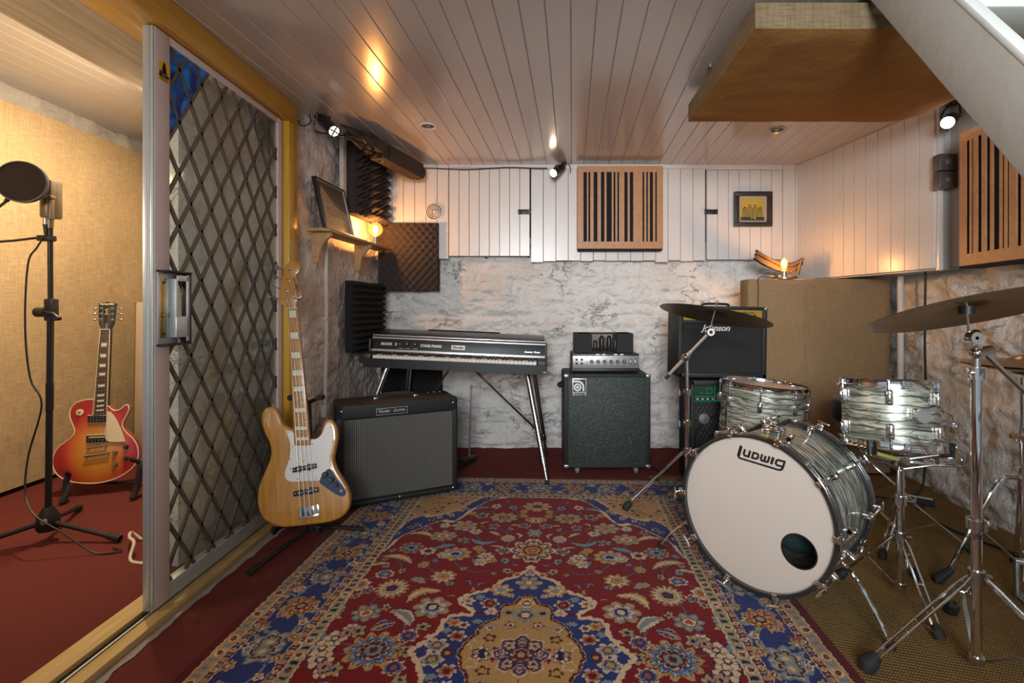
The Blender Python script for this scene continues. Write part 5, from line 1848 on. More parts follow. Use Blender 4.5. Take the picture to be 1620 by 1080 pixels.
for x, r in ((-.324, .011), (-.273, .010)):
    b = MB(M['black'], EP @ FX).lathe([(0, .017), (r * .8, .017), (r, .013), (r * 1.2, .0)], T(x, .010, 0), 20).m(M['chrome']).lathe([(0, .0185), (r * .55, .018), (r * .62, .0165)], T(x, .010, 0), 16)
    b.build('knob', pnl)
MB(M['chrome'], EP @ FX).lathe([(.003, .004), (.006, .005), (.009, .001)], T(-.373, .010, 0), 16).build('jack_socket', pnl)
for z, h, y in ((-.034, .015, .003), (.044, .010, .004), (.060, .007, .004)):
    MB(M['rail'], EP @ FX).box2((-.550, z - h / 2, -.004), (.563, z + h / 2, y + .004), .002).build('chrome_rail', ep)
b = MB(M['ivory'], EP)
kx0, kx1, N = -.500, .510, 43
kw = (kx1 - kx0) / N
for i in range(N):
    b.box2((kx0 + kw * i + .0006, .024, .045), (kx0 + kw * (i + 1) - .0006, .150, .0720), .0012, 1)
b.build('white_keys', ep)
b = MB(M['black'], EP)
for i in range(N - 1):
    if (i + 2) % 7 not in (2, 6):
        x = kx0 + kw * (i + 1)
        b.prism([(.072, .070), (.15, .070), (.15, .084), (.080, .084)], x - .0055, x + .0055, frame((0, 0, 0), (0, 1, 0), (0, 0, 1), (1, 0, 0)), .001, 1)
b.build('black_keys', ep)
for s in (-1, 1):
    b = MB(M['agedcorner'], EP).box2((s * .577, -.003, -.002), (s * .546, .03, .024), .005).m(M['chrome']).ball((s * .562, -.004, .012), .006, n=10)
    b.build('corner_protector', ep)
MB(M['steel'], EP).box2((.575, .20, .06), (.582, .25, .12), .003).build('latch', ep)
legs = [((-.065, 3.05), (.060, 2.86)), ((-.03, 3.42), (.065, 3.50)), ((-.945, 3.05), (-1.165, 2.93)), ((-.90, 3.42), (-.975, 3.50))]
lw = []
for k, (a, c) in enumerate(legs):
    q = EP.inverted() @ V((a[0], a[1], .68))
    q.z = .002
    p = EP @ q
    f = V((*c, .024 if k == 0 else .008))
    m_ = p.lerp(f, .78)
    MB(M['chrome2']).cyl(p, m_, .0165, .0155, 16).cyl(m_, p.lerp(f, .84), .0185, n=14).cyl(p.lerp(f, .82), f, .0115, .010, 12).m(M['rubber']).cyl(f.lerp(p, .03), f - V((0, 0, .007)), .013, n=12).build('leg', ep)
    lw.append((p, f))
    MB(M['steel']).lathe([(.016, 0), (.034, -.001), (.034, -.006), (.02, -.012)], T(*p) @ RY(2.5), 16).build('leg_flange', ep)
for xx, k in ((-.57, 3), (-.44, 1)):
    q = EP.inverted() @ V((xx, 3.22, .68))
    q.z = -.004
    p = EP @ q
    e = lw[k][0].lerp(lw[k][1], .80)
    MB(M['chrome2']).cyl(p, e, .0075, n=10).build('cross_brace', ep)
# sustain pedal and its rod
pdl = P(738, 718, 3.28)
sp = thing('sustain_pedal', 'black sustain pedal with a thin push rod under the electric piano', 'pedal', T(pdl.x, pdl.y, 0))
b = MB(M['black']).box2((-.030, -.06, .004), (.030, .09, .05), .012, mx=T(pdl.x, pdl.y, 0) @ RZ(-28))
b.build('housing', sp)
MB(M['rubber']).box2((-.022, -.15, .020), (.022, -.05, .032), .006, mx=T(pdl.x, pdl.y, 0) @ RZ(-28)).build('treadle', sp)
MB(M['steel']).cyl((pdl.x + .015, pdl.y + .03, .05), (pdl.x + .028, pdl.y + .03, .52), .006, n=10).ball((pdl.x + .028, pdl.y + .03, .525), .010, n=10).build('push_rod', sp)

# --- combo amplifier with silver grille
A, B_ = V((-1.030, 2.468, .0)), V((-.452, 2.748, .0))
xd = (B_ - A).normalized()
W, H_, D = (B_ - A).length, .545, .25
FA = frame(A + V((0, 0, .012)), xd, V((-xd.y, xd.x, 0)), (0, 0, 1))
fa = thing('combo_amplifier', 'large black combo amplifier with silver woven grille behind the natural wood bass', 'amplifier', FA)
fr = .042
b = MB(M['tolex'], FA)
b.box2((0, .012, .012), (W, D, H_), .016, 3)
for a, c in (((0, 0), (fr, H_ - .0)), ((W - fr * .7, 0), (W, H_)), ((0, 0), (W, fr)), ((0, H_ - .078), (W, H_))):
    b.box2((a[0], 0, a[1] + .012 if a[1] == 0 else a[1]), (c[0], .03, c[1]), .010, 3)
b.build('cabinet', fa)
MB(M['grille'], FA).box2((fr - .004, .008, fr + .006), (W - fr * .7 + .004, .014, H_ - .074)).build('grille', fa)
NP = FA @ T(W * .435, -.0005, H_ - .046) @ RX(90)
b = MB(M['black'], NP).box2((-.082, -.0185, 0), (.082, .0185, .003), .001)
b.m(M['silverpaint'])
for p_, q_ in (((-.08, -.017), (.08, -.017)), ((-.08, .017), (.08, .017)), ((-.08, -.017), (-.08, .017)), ((.08, -.017), (.08, .017))):
    b.stroke([p_, q_], .0016, T(0, 0, .0034))
b.text('Fender · DeVille', .0215, T(0, 0, .0038), shear=.3, sx=.98)
b.build('name_plate', fa)
b = MB(M['rubber'], FA).tube([(W * .33, .12, H_ + .008), (W * .38, .12, H_ + .022), (W * .5, .12, H_ + .026), (W * .62, .12, H_ + .022), (W * .67, .12, H_ + .008)], .011, 10, sm=5, flat=.5)
b.build('handle', fa)
for x in (.33, .67):
    MB(M['chrome2'], FA).box2((W * x - .012, .106, H_ - .001), (W * x + .012, .134, H_ + .012), .004).build('handle_cap', fa)
b = MB(M['chrome'], FA)
for x, z in ((.028, H_ - .030), (W - .026, H_ - .030), (.028, .034), (W * .5, .032), (W - .026, .034)):
    MB(M['chrome'], FA).ball((x, -.001, z), .006, (1, .5, 1), 10).build('screw', fa)
for x, y in ((.05, .05), (W - .05, .05), (.05, D - .05), (W - .05, D - .05)):
    MB(M['rubber'], FA).cyl((x, y, -.0015), (x, y, .014), .018, n=14).build('foot', fa)
b = MB(M['steel'], FA)
for k in range(3):
    b.cyl((W - .12 + .035 * k, D - .04, H_ - .001), (W - .12 + .035 * k, D - .04, H_ + .005), .006, n=10)
b.build('rear_controls', fa)

# --- bass cabinet and valve head
cx0, cx1, cy, cz0, cz1 = .171, .716, 3.055, .052, .640
bc = thing('bass_cabinet', 'tall black bass speaker cabinet with sparkling grille on castors at the back wall', 'speaker cabinet', T((cx0 + cx1) / 2, cy, 0))
MB(M['tolex']).box2((cx0, cy + .012, cz0), (cx1, cy + .37, cz1), .012, 3).box2((cx0, cy, cz0), (cx0 + .026, cy + .03, cz1), .005).box2((cx1 - .026, cy, cz0), (cx1, cy + .03, cz1), .005).box2((cx0, cy, cz0), (cx1, cy + .03, cz0 + .012), .004).box2((cx0, cy, cz1 - .018), (cx1, cy + .03, cz1), .005).build('cabinet', bc)
MB(M['sparkle']).box2((cx0 + .024, cy + .002, cz0 + .010), (cx1 - .024, cy + .013, cz1 - .016), .004).build('grille', bc)
LM = frame((cx0 + .095, cy - .001, cz1 - .076), (1, 0, 0), (0, 0, 1), (0, -1, 0))
b = MB(M['silverpaint'], LM).box2((-.044, -.053, 0), (.044, .053, .004), .001)
b.m(M['black']).box2((-.039, -.030, 0), (.039, .048, .0052))
b.m(M['silverpaint']).lathe([(0, .0062), (.0095, .0062), (.0095, .005), ], T(-.012, -.002, 0), 24)
for r0, r1, a0, a1 in ((.015, .0245, 0, 360),):
    b.lathe([(r0, .005), (r0, .0062), (r1, .0062), (r1, .005)], T(-.012, -.002, 0), 32)
arc = [(-.012 + .037 * math.cos(rad(t)), -.002 + .037 * math.sin(rad(t))) for t in range(120, -5, -8)]
b.stroke([(-.037, .036)] + arc[2:] + [(.025, -.026)], .011, T(0, 0, .0056))
b.m(M['black']).text('ampeg', .021, T(0, -.041, .0044), bold=.0005, sx=1.15)
b.build('badge', bc, label='silver and black square badge')
for x in (cx0, cx1):
    for z in (cz0, cz1):
        sx, sz = (1 if x == cx0 else -1), (1 if z == cz0 else -1)
        MB(M['steel']).box2((x - sx * .003, cy - .003, z - sz * .003), (x + sx * .030, cy + .030, z + sz * .020), .006, 3).build('corner_protector', bc)
MB(M['rubber']).tube([(cx0 - .002, cy + .10, cz1 - .085), (cx0 - .025, cy + .13, cz1 - .09), (cx0 - .025, cy + .22, cz1 - .09), (cx0 - .002, cy + .25, cz1 - .085)], .010, 8, sm=4).build('handle', bc)
for x in (cx0 + .085, cx1 - .085):
    for y in (cy + .05, cy + .31):
        b = MB(M['steel']).box2((x - .022, y - .02, cz0 - .008), (x + .022, y + .02, cz0 + .001), .002).box2((x - .014, y - .006, cz0 - .03), (x - .010, y + .010, cz0 - .004)).box2((x + .010, y - .006, cz0 - .03), (x + .014, y + .010, cz0 - .004))
        b.m(M['greywheel']).cyl((x - .009, y, .0235), (x + .009, y, .0235), .0225, n=20).m(M['steel']).cyl((x - .0105, y, .0235), (x + .0105, y, .0235), .011, n=14)
        b.build('castor', bc)

hx0, hx1, hy, hz = .228, .664, 3.15, cz1 + .001
hd = thing('valve_amplifier_head', 'silver faced valve amplifier head with a mesh cage on the tall bass cabinet', 'amplifier head', T((hx0 + hx1) / 2, hy, hz))
MB(M['black']).box2((hx0, hy, hz + .008), (hx1, hy + .24, hz + .125), .006).box2((hx0 - .004, hy - .004, hz + .006), (hx1 + .004, hy + .24, hz + .028), .003).build('chassis', hd)
PM = frame((hx0, hy - .0008, hz + .030), (1, 0, 0), (0, 0, 1), (0, -1, 0))
w_ = hx1 - hx0
face = MB(mat('brushed_silver_panel', (.36, .36, .34), .42, .6), PM).box2((.002, 0, 0), (w_ - .002, .080, .003), .001)
face.m(M['black'])
for x0, x1 in ((.010, .095), (.102, .222), (.226, .346), (.350, .425)):
    for p_, q_ in (((x0, .014), (x1, .014)), ((x0, .066), (x1, .066)), ((x0, .014), (x0, .066)), ((x1, .014), (x1, .066))):
        face.stroke([p_, q_], .0010, T(0, 0, .0034))
for x in [.126 + .042 * i for i in range(6)] + [.045, .392]:
    face.stroke([(x - .010, .020), (x + .010, .020)], .0022, T(0, 0, .0034))
face = face.build('face_panel', hd, label='brushed silver control panel')
for i in range(6):
    MB(M['black'], PM).lathe([(0, .020), (.009, .020), (.0105, .016), (.012, .003)], T(.126 + .042 * i, .043, 0), 18).m(M['chrome']).lathe([(0, .0212), (.007, .0206)], T(.126 + .042 * i, .043, 0), 14).build('knob', face)
for x, y in ((.028, .055), (.062, .055), (.028, .030), (.062, .030)):
    MB(M['black'], PM).lathe([(0, .004), (.003, .004), (.005, .007), (.0075, .003)], T(x, y, 0), 14).build('jack_socket', face)
for x in (.378, .408):
    MB(M['black'], PM).box2((x - .008, .028, .003), (x + .008, .058, .006), .001).m(M['white']).box2((x - .0045, .034, .006), (x + .0045, .053, .010), .002).build('switch', face)
gz0, gz1 = hz + .127, hz + .255
gx0_, gx1_ = hx0 + .018, hx1 - .036
b = MB(mat('perforated_cage', (.022, .021, .02), .55, .4, bump=.9, bs=600, bd=.002))
b.box2((gx0_, hy + .01, gz0), (gx0_ + .112, hy + .20, gz1), .003).box2((gx1_ - .108, hy + .01, gz0), (gx1_, hy + .20, gz1), .003).box2((gx0_, hy + .01, gz1 - .006), (gx1_, hy + .20, gz1), .002).box2((gx0_ + .1, hy + .19, gz0), (gx1_ - .1, hy + .20, gz0 + .02))
n_ = 22
for i in range(n_):
    x = gx0_ + .112 + (gx1_ - gx0_ - .22) * i / (n_ - 1)
    b.box2((x - .0009, hy + .012, gz0), (x + .0009, hy + .014, gz1))
for i in range(14):
    z = gz0 + (gz1 - gz0) * i / 13
    b.box2((gx0_ + .11, hy + .012, z - .0009), (gx1_ - .106, hy + .014, z + .0009))
b.build('cage', hd, 20)
for x, r, h in ((gx0_ + .138, .013, .080), (gx0_ + .183, .017, .112), (gx0_ + .232, .017, .112), (gx0_ + .272, .012, .085)):
    MB(mat('smoked_valve_glass', (.03, .025, .02), .12, .3) if 'smoked_valve_glass' not in bpy.data.materials else bpy.data.materials['smoked_valve_glass']).lathe([(0, gz0 + .002), (r, gz0 + .004), (r, gz0 + h * .8), (r * .6, gz0 + h), (0, gz0 + h)], T(x, hy + .07, 0), 16).build('valve', hd)
for x in (.165, .205, .282, .322):
    MB(M['white']).box2((hx0 + x - .011, hy - .002, hz + .1135), (hx0 + x + .011, hy + .002, hz + .1225)).build('label_tab', hd)
for x in (.02, .36):
    MB(M['steel']).cyl((gx0_ + x, hy + .1, gz1 - .001), (gx0_ + x, hy + .1, gz1 + .008), .006, n=10).build('thumb_screw', hd)

# --- stacked amplifiers by the screen
JX = T(.826, 2.84, .653) @ RY(.9)
w_, h_, d_ = .522, .423, .245
ja = thing('combo_amplifier', 'black combo amplifier with gold control panel, upper of the stack behind the left cymbal', 'amplifier', JX)
b = MB(M['tolex'], JX).box2((0, .014, 0), (w_, d_, h_), .014, 3)
for a, c in (((0, 0), (.028, h_)), ((w_ - .028, 0), (w_, h_)), ((0, 0), (w_, .03)), ((0, h_ - .022), (w_, h_)), ((.02, h_ - .105), (w_ - .02, h_ - .085))):
    b.box2((a[0], 0, a[1]), (c[0], .03, c[1]), .007, 2)
b.build('cabinet', ja)
MB(mat('black_grille_cloth', (.012, .012, .012), .8, bump=.8, bs=520, bd=.002), JX).box2((.02, .008, .02), (w_ - .02, .016, h_ - .095)).build('grille', ja)
JP = JX @ frame((0, .006, h_ - .086), (1, 0, 0), (0, 0, 1), (0, -1, 0))
pn = MB(M['goldpanel'], JP).box2((.030, .001, -.004), (w_ - .030, .064, 0))
pn.m(M['black']).text('Millennium', .017, T(w_ - .115, .049, .0004), shear=.25, bold=.0004)
pn.stroke([(w_ - .075, .022), (w_ - .075, .040)], .014, T(0, 0, .0004))
pn.m(M['chrome'])
pn = pn.build('control_panel', ja, label='gold control panel')
for i in range(13):
    x = .07 + .030 * i
    MB(M['black'], JP).lathe([(0, .012), (.006, .012), (.0075, .001)], T(x, .030, 0), 14).m(M['white']).ball((x, .034, .012), .0035, n=8).build('knob', pn)
JL = JX @ frame((.14, .007, h_ - .130), (1, 0, 0), (0, 0, 1), (0, -1, 0))
MB(M['white'], JL).text('Johnson', .050, T(.08, 0, .002), shear=.35, bold=.0008, depth=.002).build('logo', ja, label='silver script logo')
MB(M['rubber'], JX).tube([(w_ * .34, .13, h_ + .002), (w_ * .38, .13, h_ + .014), (w_ * .62, .13, h_ + .014), (w_ * .66, .13, h_ + .002)], .010, 8, sm=4, flat=.5).build('handle', ja)
for x in (.012, w_ - .012):
    MB(M['steel'], JX).ball((x, .004, h_ - .012), .014, (1, 1, 1), 10).build('corner_protector', ja)
tx0, tx1 = .903, 1.300
ta = thing('combo_amplifier', 'black bass combo with green lit panel and round speaker grille, lower of the stack', 'amplifier', T((tx0 + tx1) / 2, 2.84, 0))
b = MB(M['tolex']).box2((tx0, 2.852, .012), (tx1, 3.09, .636), .012, 3)
for a, c in (((tx0, .012), (tx0 + .02, .636)), ((tx1 - .02, .012), (tx1, .636)), ((tx0, .012), (tx1, .035)), ((tx0, .604), (tx1, .636)), ((tx0, .494), (tx1, .506))):
    b.box2((a[0], 2.838, a[1]), (c[0], 2.87, c[1]), .005)
for x in (tx0 + .04, tx1 - .04):
    for y in (2.87, 3.06):
        b.m(M['rubber']).cyl((x, y, .0112), (x, y, .016), .016, n=12)
b.build('cabinet', ta)
GP = frame((tx0 + .02, 2.846, .508), (1, 0, 0), (0, 0, 1), (0, -1, 0))
b = MB(M['greenpanel'], GP).box2((0, 0, -.004), (tx1 - tx0 - .04, .095, 0))
b.m(M['greenled'])
for p_, q_ in (((.0, .032), (.12, .032)), ((0, .006), (.38, .006)), ((.122, .006), (.122, .095)), ((.075, .05), (.105, .05)), ((.075, .082), (.105, .082)), ((.075, .05), (.075, .082)), ((.105, .05), (.105, .082)), ((.03, .055), (.055, .055)), ((.235, .006), (.235, .095)), ((.13, .032), (.235, .032))):
    b.stroke([p_, q_], .0035, T(0, 0, .0006))
b = b.build('control_panel', ta, label='green glowing control panel')
for i in range(8):
    MB(M['white'], GP).lathe([(0, .010), (.004, .010), (.005, .001)], T(.018 + .03 * i, .019, 0), 10).build('knob', b)
b = MB(M['slotblack']).box2((tx0 + .018, 2.856, .034), (tx1 - .018, 2.860, .496))
b.build('speaker_baffle', ta)
b = MB(M['blackmetal'])
gw, gh = tx1 - tx0 - .04, .462
sp_ = .026
for k in range(-20, 40):
    for s in (1, -1):
        x0 = k * sp_ - (gh * .62 if s > 0 else 0)
        p_, q_ = (x0, 0), (x0 + gh * .62, gh)
        if s < 0:
            p_, q_ = (x0, gh), (x0 + gh * .62, 0)
        c = clip_rect(p_, q_, 0, gw, 0, gh)
        if c:
            b.tube([(tx0 + .02 + c[0][0], 2.849, .034 + c[0][1]), (tx0 + .02 + c[1][0], 2.849, .034 + c[1][1])], .0022, 5)
b.build('grille', ta)
b = MB(M['blackmetal']).lathe([(.185, 0), (.180, .006), (.172, .006), (.168, 0)], frame(((tx0 + tx1) / 2, 2.854, .255), (1, 0, 0), (0, 0, 1), (0, -1, 0)), 48)
b.m(M['steel']).lathe([(.0, .012), (.030, .010), (.034, .004)], frame(((tx0 + tx1) / 2 - .12, 2.852, .41), (1, 0, 0), (0, 0, 1), (0, -1, 0)), 24)
b.build('speaker_ring', ta)
tag(MB(M['wire']).tube([V((.72, 3.40, .008)), V((.76, 3.25, .006)), V((.80, 3.12, .006)), V((.86, 3.13, .03)), V((.89, 3.11, .10))], .005, 6, sm=5).build('cable'), 'black mains lead on the floor between the bass cabinet and the amplifier stack', 'cable')
# ------------------------------------------------------------------ the drum kit
def arc_pts(R, n, off=0):
    return [(R * math.cos(2 * math.pi * k / n + off), R * math.sin(2 * math.pi * k / n + off), 2 * math.pi * k / n + off) for k in range(n)]


def lug(b, x, y, a, z, h, r=.010):
    """A rounded chrome lug casing on the shell, its long side along the shell."""
    c, s = math.cos(a), math.sin(a)
    mx = frame((x, y, z), (c, s, 0), (-s, c, 0), (0, 0, 1))
    b.box2((-.004, -.011, -h / 2), (.018, .011, h / 2), .008, 3, mx=mx)
    b.box2((.010, -.006, -h * .25), (.022, .006, h * .25), .004, 2, mx=mx)
    return b


def tom(root, mx, R, dep, nl, off, lug_h=.045, double=True, shell=None, flange=.018):
    MB(shell or M['pearl'], mx).lathe([(R, .004), (R, dep - .004), (R - .008, dep - .004), (R - .008, .004)], None, 64, True).build('shell', root, 60)
    MB(M['head'], mx).lathe([(0, dep + .001), (R - .016, dep + .001), (R + .002, dep - .002), (R + .002, dep - .010)], None, 64).build('batter_head', root, 60)
    MB(M['head'], mx).lathe([(0, -.001), (R - .012, -.001), (R + .002, .003), (R + .002, .010)], None, 48).build('resonant_head', root, 60)
    for z, s, nm in ((dep, 1, 'top_hoop'), (0, -1, 'bottom_hoop')):
        pr = [(R + .003, z - s * .012), (R + .014, z - s * .010), (R + .014, z - s * .006), (R + .007, z - s * .004), (R + .0065, z + s * (flange - .006)), (R + .010, z + s * flange), (R + .005, z + s * (flange + .001)), (R + .003, z + s * (flange - .004)), (R + .003, z - s * .004)]
        MB(M['chrome'], mx).lathe(pr, None, 64, True).build(nm, root, 50)
    for x, y, a in arc_pts(R, nl, off):
        c, s = math.cos(a), math.sin(a)
        for z, sg in ((dep * .78, 1), (dep * .22, -1)):
            b = lug(MB(M['chrome'], mx), x, y, a, z, lug_h)
            e = dep + .004 if sg > 0 else -.004
            b.cyl((x + c * .011, y + s * .011, z), (x + c * .011, y + s * .011, e), .0028, n=8)
            b.cyl((x + c * .011, y + s * .011, e - sg * .012), (x + c * .011, y + s * .011, e + sg * .006), .0052, n=8)
            b.build('lug', root)


def tripod(root, base, z_top, r, feet, z_col, z_bot, foot_r=.017, flat=True):
    """Double-braced chrome tripod: tube, collar, legs with rubber feet and braces."""
    base = V(base)
    MB(M['chrome']).cyl(base + V((0, 0, z_bot)), base + V((0, 0, z_top)), r, n=24).build('tube', root)
    MB(M['chrome2']).cyl(base + V((0, 0, z_col - .02)), base + V((0, 0, z_col + .02)), r * 1.5, n=18).box(base + V((r * 1.7, -.006, z_col)), (.03, .014, .016), .004).build('collar', root)
    MB(M['chrome2']).cyl(base + V((0, 0, z_bot - .001)), base + V((0, 0, z_bot + .02)), r * 1.4, n=16).build('base_ring', root)
    for f in feet:
        f = V(f)
        d = (f - base)
        d.z = 0
        d.normalize()
        n2 = V((-d.y, d.x, 0))
        p = base + d * r * 1.6 + V((0, 0, z_col))
        q = f + V((0, 0, foot_r * .9))
        ax = (q - p).normalized()
        b = MB(M['chrome'])
        for s in (-1, 1):
            o = n2 * s * .0095
            b.tube([p + o * .5, p.lerp(q, .08) + o, p.lerp(q, .90) + o, q.lerp(p, .02) + o * .45], .0042, 8)
        m1 = p.lerp(q, .5)
        b.cyl(m1 - n2 * .012, m1 + n2 * .012, .004, n=8)
        lg = b.build('leg', root)
        MB(M['rubber']).tube([q.lerp(p, .10), q.lerp(p, .04), q, f + V((0, 0, .001)) + d * .006], [foot_r * .6, foot_r, foot_r * 1.1, foot_r * .9], 12).build('rubber_foot', lg)
        a = base + d * r * 1.3 + V((0, 0, z_bot + .01))
        MB(M['chrome2']).box2((0, -.006, -.0015), ((m1 - a).length, .006, .0015), mx=frame(a, (m1 - a).normalized(), n2, (m1 - a).normalized().cross(n2))).build('brace', root)


def collar(root, c, r, wing=(1, 0)):
    c = V(c)
    w = V((wing[0], wing[1], 0)).normalized()
    b = MB(M['chrome']).cyl(c - V((0, 0, .016)), c + V((0, 0, .016)), r * 1.45, n=18).cyl(c + w * r, c + w * (r + .030), .006, n=10)
    e = c + w * (r + .030)
    t_ = V((-w.y, w.x, 0))
    b.tube([e - V((0, 0, .016)) + t_ * .004, e, e + V((0, 0, .016)) - t_ * .004], [.004, .006, .004], 8)
    b.build('height_clamp', root)


def cymbal(label, c, R, rx, ry, dome=.045, mt=None, holder=None):
    mx = T(*c) @ RY(ry) @ RX(rx)
    pr = [(.009, .015), (R * .10, .0135), (R * .17, .009), (R * .215, .003), (R * .25, .0), (R * .5, -.004), (R * .8, -.011), (R, -.018), (R - .001, -.0195), (R * .8, -.0125), (R * .5, -.0055), (R * .25, -.0015), (R * .21, .0015), (R * .165, .0075), (R * .10, .012), (.009, .0135)]
    o = MB(mt or M['bronze'], mx).lathe(pr, None, 96, True)
    root = thing('cymbal', label, 'cymbal', mx, 'cymbals of the drum kit')
    o.build('bow', root, 30)
    return root, mx


# --- bass drum
bc_ = V((.795, 1.775, .309))
yw, pt = rad(48), rad(1.6)
nz = V((-math.sin(yw) * math.cos(pt), -math.cos(yw) * math.cos(pt), math.sin(pt)))
rx_ = V((math.cos(yw), -math.sin(yw), 0))
BD = frame(bc_, rx_, nz.cross(rx_), nz)           # local z points out of the front head
bd = thing('bass_drum', 'large bass drum with white lettered front head, oyster pearl shell and black hoops', 'bass drum', BD)
R, DP = .272, .385
MB(M['pearl'], BD).lathe([(R - .006, -.01), (R - .006, -DP + .01), (R - .016, -DP + .01), (R - .016, -.01)], None, 96, True).build('shell', bd, 60)
hoopm = mat('black_hoop_lacquer', (.020, .022, .020), .22, Coat_Weight=.6)
for z in (0., -DP):
    s = 1 if z == 0 else -1
    MB(hoopm, BD).lathe([(R - .002, z - .022), (R + .012, z - .022), (R + .013, z + .020), (R + .008, z + .023), (R - .002, z + .020)], None, 96, True).m(M['chrome2']).lathe([(R + .0125, z - .006), (R + .0140, z - .006), (R + .0140, z + .004), (R + .0125, z + .004)], None, 96, True).build('hoop', bd, 50)
# front head with its port hole
pc = trace(BD, [(1264, 872)], z=.004)[0]
pr_ = .057
vs, fs = [], []
N = 96
for i in range(N):
    t = 2 * math.pi * i / N
    dx, dy = math.cos(t), math.sin(t)
    bq = pc[0] * dx + pc[1] * dy
    k = -bq + math.sqrt(bq * bq - (pc[0] ** 2 + pc[1] ** 2 - (R - .002) ** 2))
    vs += [(pc[0] + dx * pr_, pc[1] + dy * pr_, .004), (pc[0] + dx * k, pc[1] + dy * k, .004)]
fs = [(2 * i, 2 * i + 1, (2 * i + 3) % (2 * N), (2 * i + 2) % (2 * N)) for i in range(N)]
b = MB(M['head'], BD).add(vs, fs)
b.build('front_head', bd, label='white front head with a round port hole')
MB(M['black'], BD).lathe([(pr_ - .002, .003), (pr_ - .002, .0055), (pr_ + .002, .0055), (pr_ + .002, .003)], T(pc[0], pc[1], 0), 48, True).build('port_ring', bd)
MB(M['head'], BD).lathe([(0, -DP - .004), (R - .002, -DP - .004)], None, 48).build('batter_head', bd)
# lettering
pA, pB = trace(BD, [(1166, 722), (1239, 744)], z=.005)
dl = V((pB[0] - pA[0], pB[1] - pA[1], 0))
LW = dl.length
LG = BD @ T(pA[0], pA[1], .0048) @ RZ(math.degrees(math.atan2(dl.y, dl.x)))
k = LW / 6.0
sh = .20
b = MB(M['black'])
def ls(pts, w=.30):
    b.stroke([((x + y * sh) * k, y * k) for x, y in pts], w * k, LG, 0)
ls([(.14, 1.62), (.14, .18), (.22, .0), (.40, -.10), (5.05, -.10), (5.55, -.10), (5.80, .06), (5.86, .30), (5.86, 1.28)], .26)
ls([(.14, 1.62), (.14, .1)], .42)
ls([(.74, 1.30), (.74, .66), (.84, .50), (1.04, .44), (1.44, .44)], .30)
ls([(1.44, 1.30), (1.44, .32)], .32)
ls([(1.92, 1.16), (1.92, .44), (2.36, .44), (2.58, .56), (2.62, .80), (2.56, 1.06), (2.36, 1.16), (1.80, 1.16)], .28)
ls([(3.02, 1.30), (3.02, .62), (3.12, .46), (3.34, .44), (3.48, .52), (3.50, 1.20)], .28)
ls([(3.50, .62), (3.60, .46), (3.80, .44), (3.94, .54), (3.96, 1.30)], .28)
ls([(4.42, 1.30), (4.42, .32)], .34)
ls([(5.86, .44), (5.10, .44), (4.92, .58), (4.90, .98), (5.06, 1.14), (5.86, 1.14)], .28)
b.build('lettering', bd, label='black lettering reading the maker name')
# claws with T-rods
for z, s, off in ((0, 1, 0.), (-DP, -1, 0.)):
    for x, y, a in arc_pts(R, 10, off):
        c, sn = math.cos(a), math.sin(a)
        mx = BD @ frame((x, y, z), (c, sn, 0), (-sn, c, 0), (0, 0, 1))
        b = MB(M['chrome'], mx)
        b.box2((.006, -.013, s * .012), (.026, .013, s * .027), .004, 2).box2((-.004, -.010, s * .021), (.010, .010, s * .027), .003, 2)
        b.cyl((.026, 0, s * .050), (.026, 0, -s * .085), .0032, n=8)
        if abs(c * 0 + 1) and s > 0 or True:
            b.tube([(.026, -.022, s * .052), (.026, 0, s * .050), (.026, .022, s * .052)], [.0035, .005, .0035], 8)
        b.box2((-.008, -.012, -s * .105), (.034, .012, -s * .075), .008, 3)
        b.build('tension_claw', bd)
# tom mount and spurs
tm = V((.02, R - .006, -.16))
b = MB(M['chrome'], BD).box2((-.035, R - .010, -.20), (.035, R + .014, -.13), .006, 2).box2((-.016, R + .010, -.185), (.016, R + .034, -.150), .004, 2).cyl((-.03, R + .022, -.165), (.045, R + .022, -.165), .006, n=10)
b.m(M['black']).cyl((.020, R + .026, -.165), (.062, R + .052, -.165), .008, n=10)
b.build('tom_mount', bd)
for sgn in (1, -1):
    a0 = rad(-24) if sgn > 0 else rad(180 + 24)
    c, sn = math.cos(a0), math.sin(a0)
    s0 = BD @ V((c * (R + .012), sn * (R + .012), -.10))
    b = MB(M['chrome'], BD).box2((-.012, -.025, -.025), (.012, .025, .025), .008, 3, mx=frame((c * (R + .002), sn * (R + .002), -.10), (c, sn, 0), (-sn, c, 0), (0, 0, 1)))
    out = (BD.to_3x3() @ V((c, 0, .45))).normalized()
    f = s0 + out * .17
    f.z = .016 if sgn > 0 else .025
    b2 = b
    b.base = M4.Identity(4)
    b.tube([s0, s0 + out * .05 + V((0, 0, -.03)), s0.lerp(f, .6) + out * .02, f], .0065, 10, sm=5).m(M['rubber']).cyl(f + V((0, 0, .012)), f - V((0, 0, .006)), .012, n=12)
    b.build('spur', bd)
# blanket inside
bl = MB(M['darkgreen'])
ct = BD @ V((pc[0] * .5, -.09, -.2))
bl.ball((0, 0, 0), .088, (1.15, 1.0, .95), 20, mx=T(ct.x, ct.y, max(ct.z, .165)) @ RZ(-40))
tag(bl.build('blanket'), 'dark green blanket inside the bass drum seen through the port hole', 'blanket')

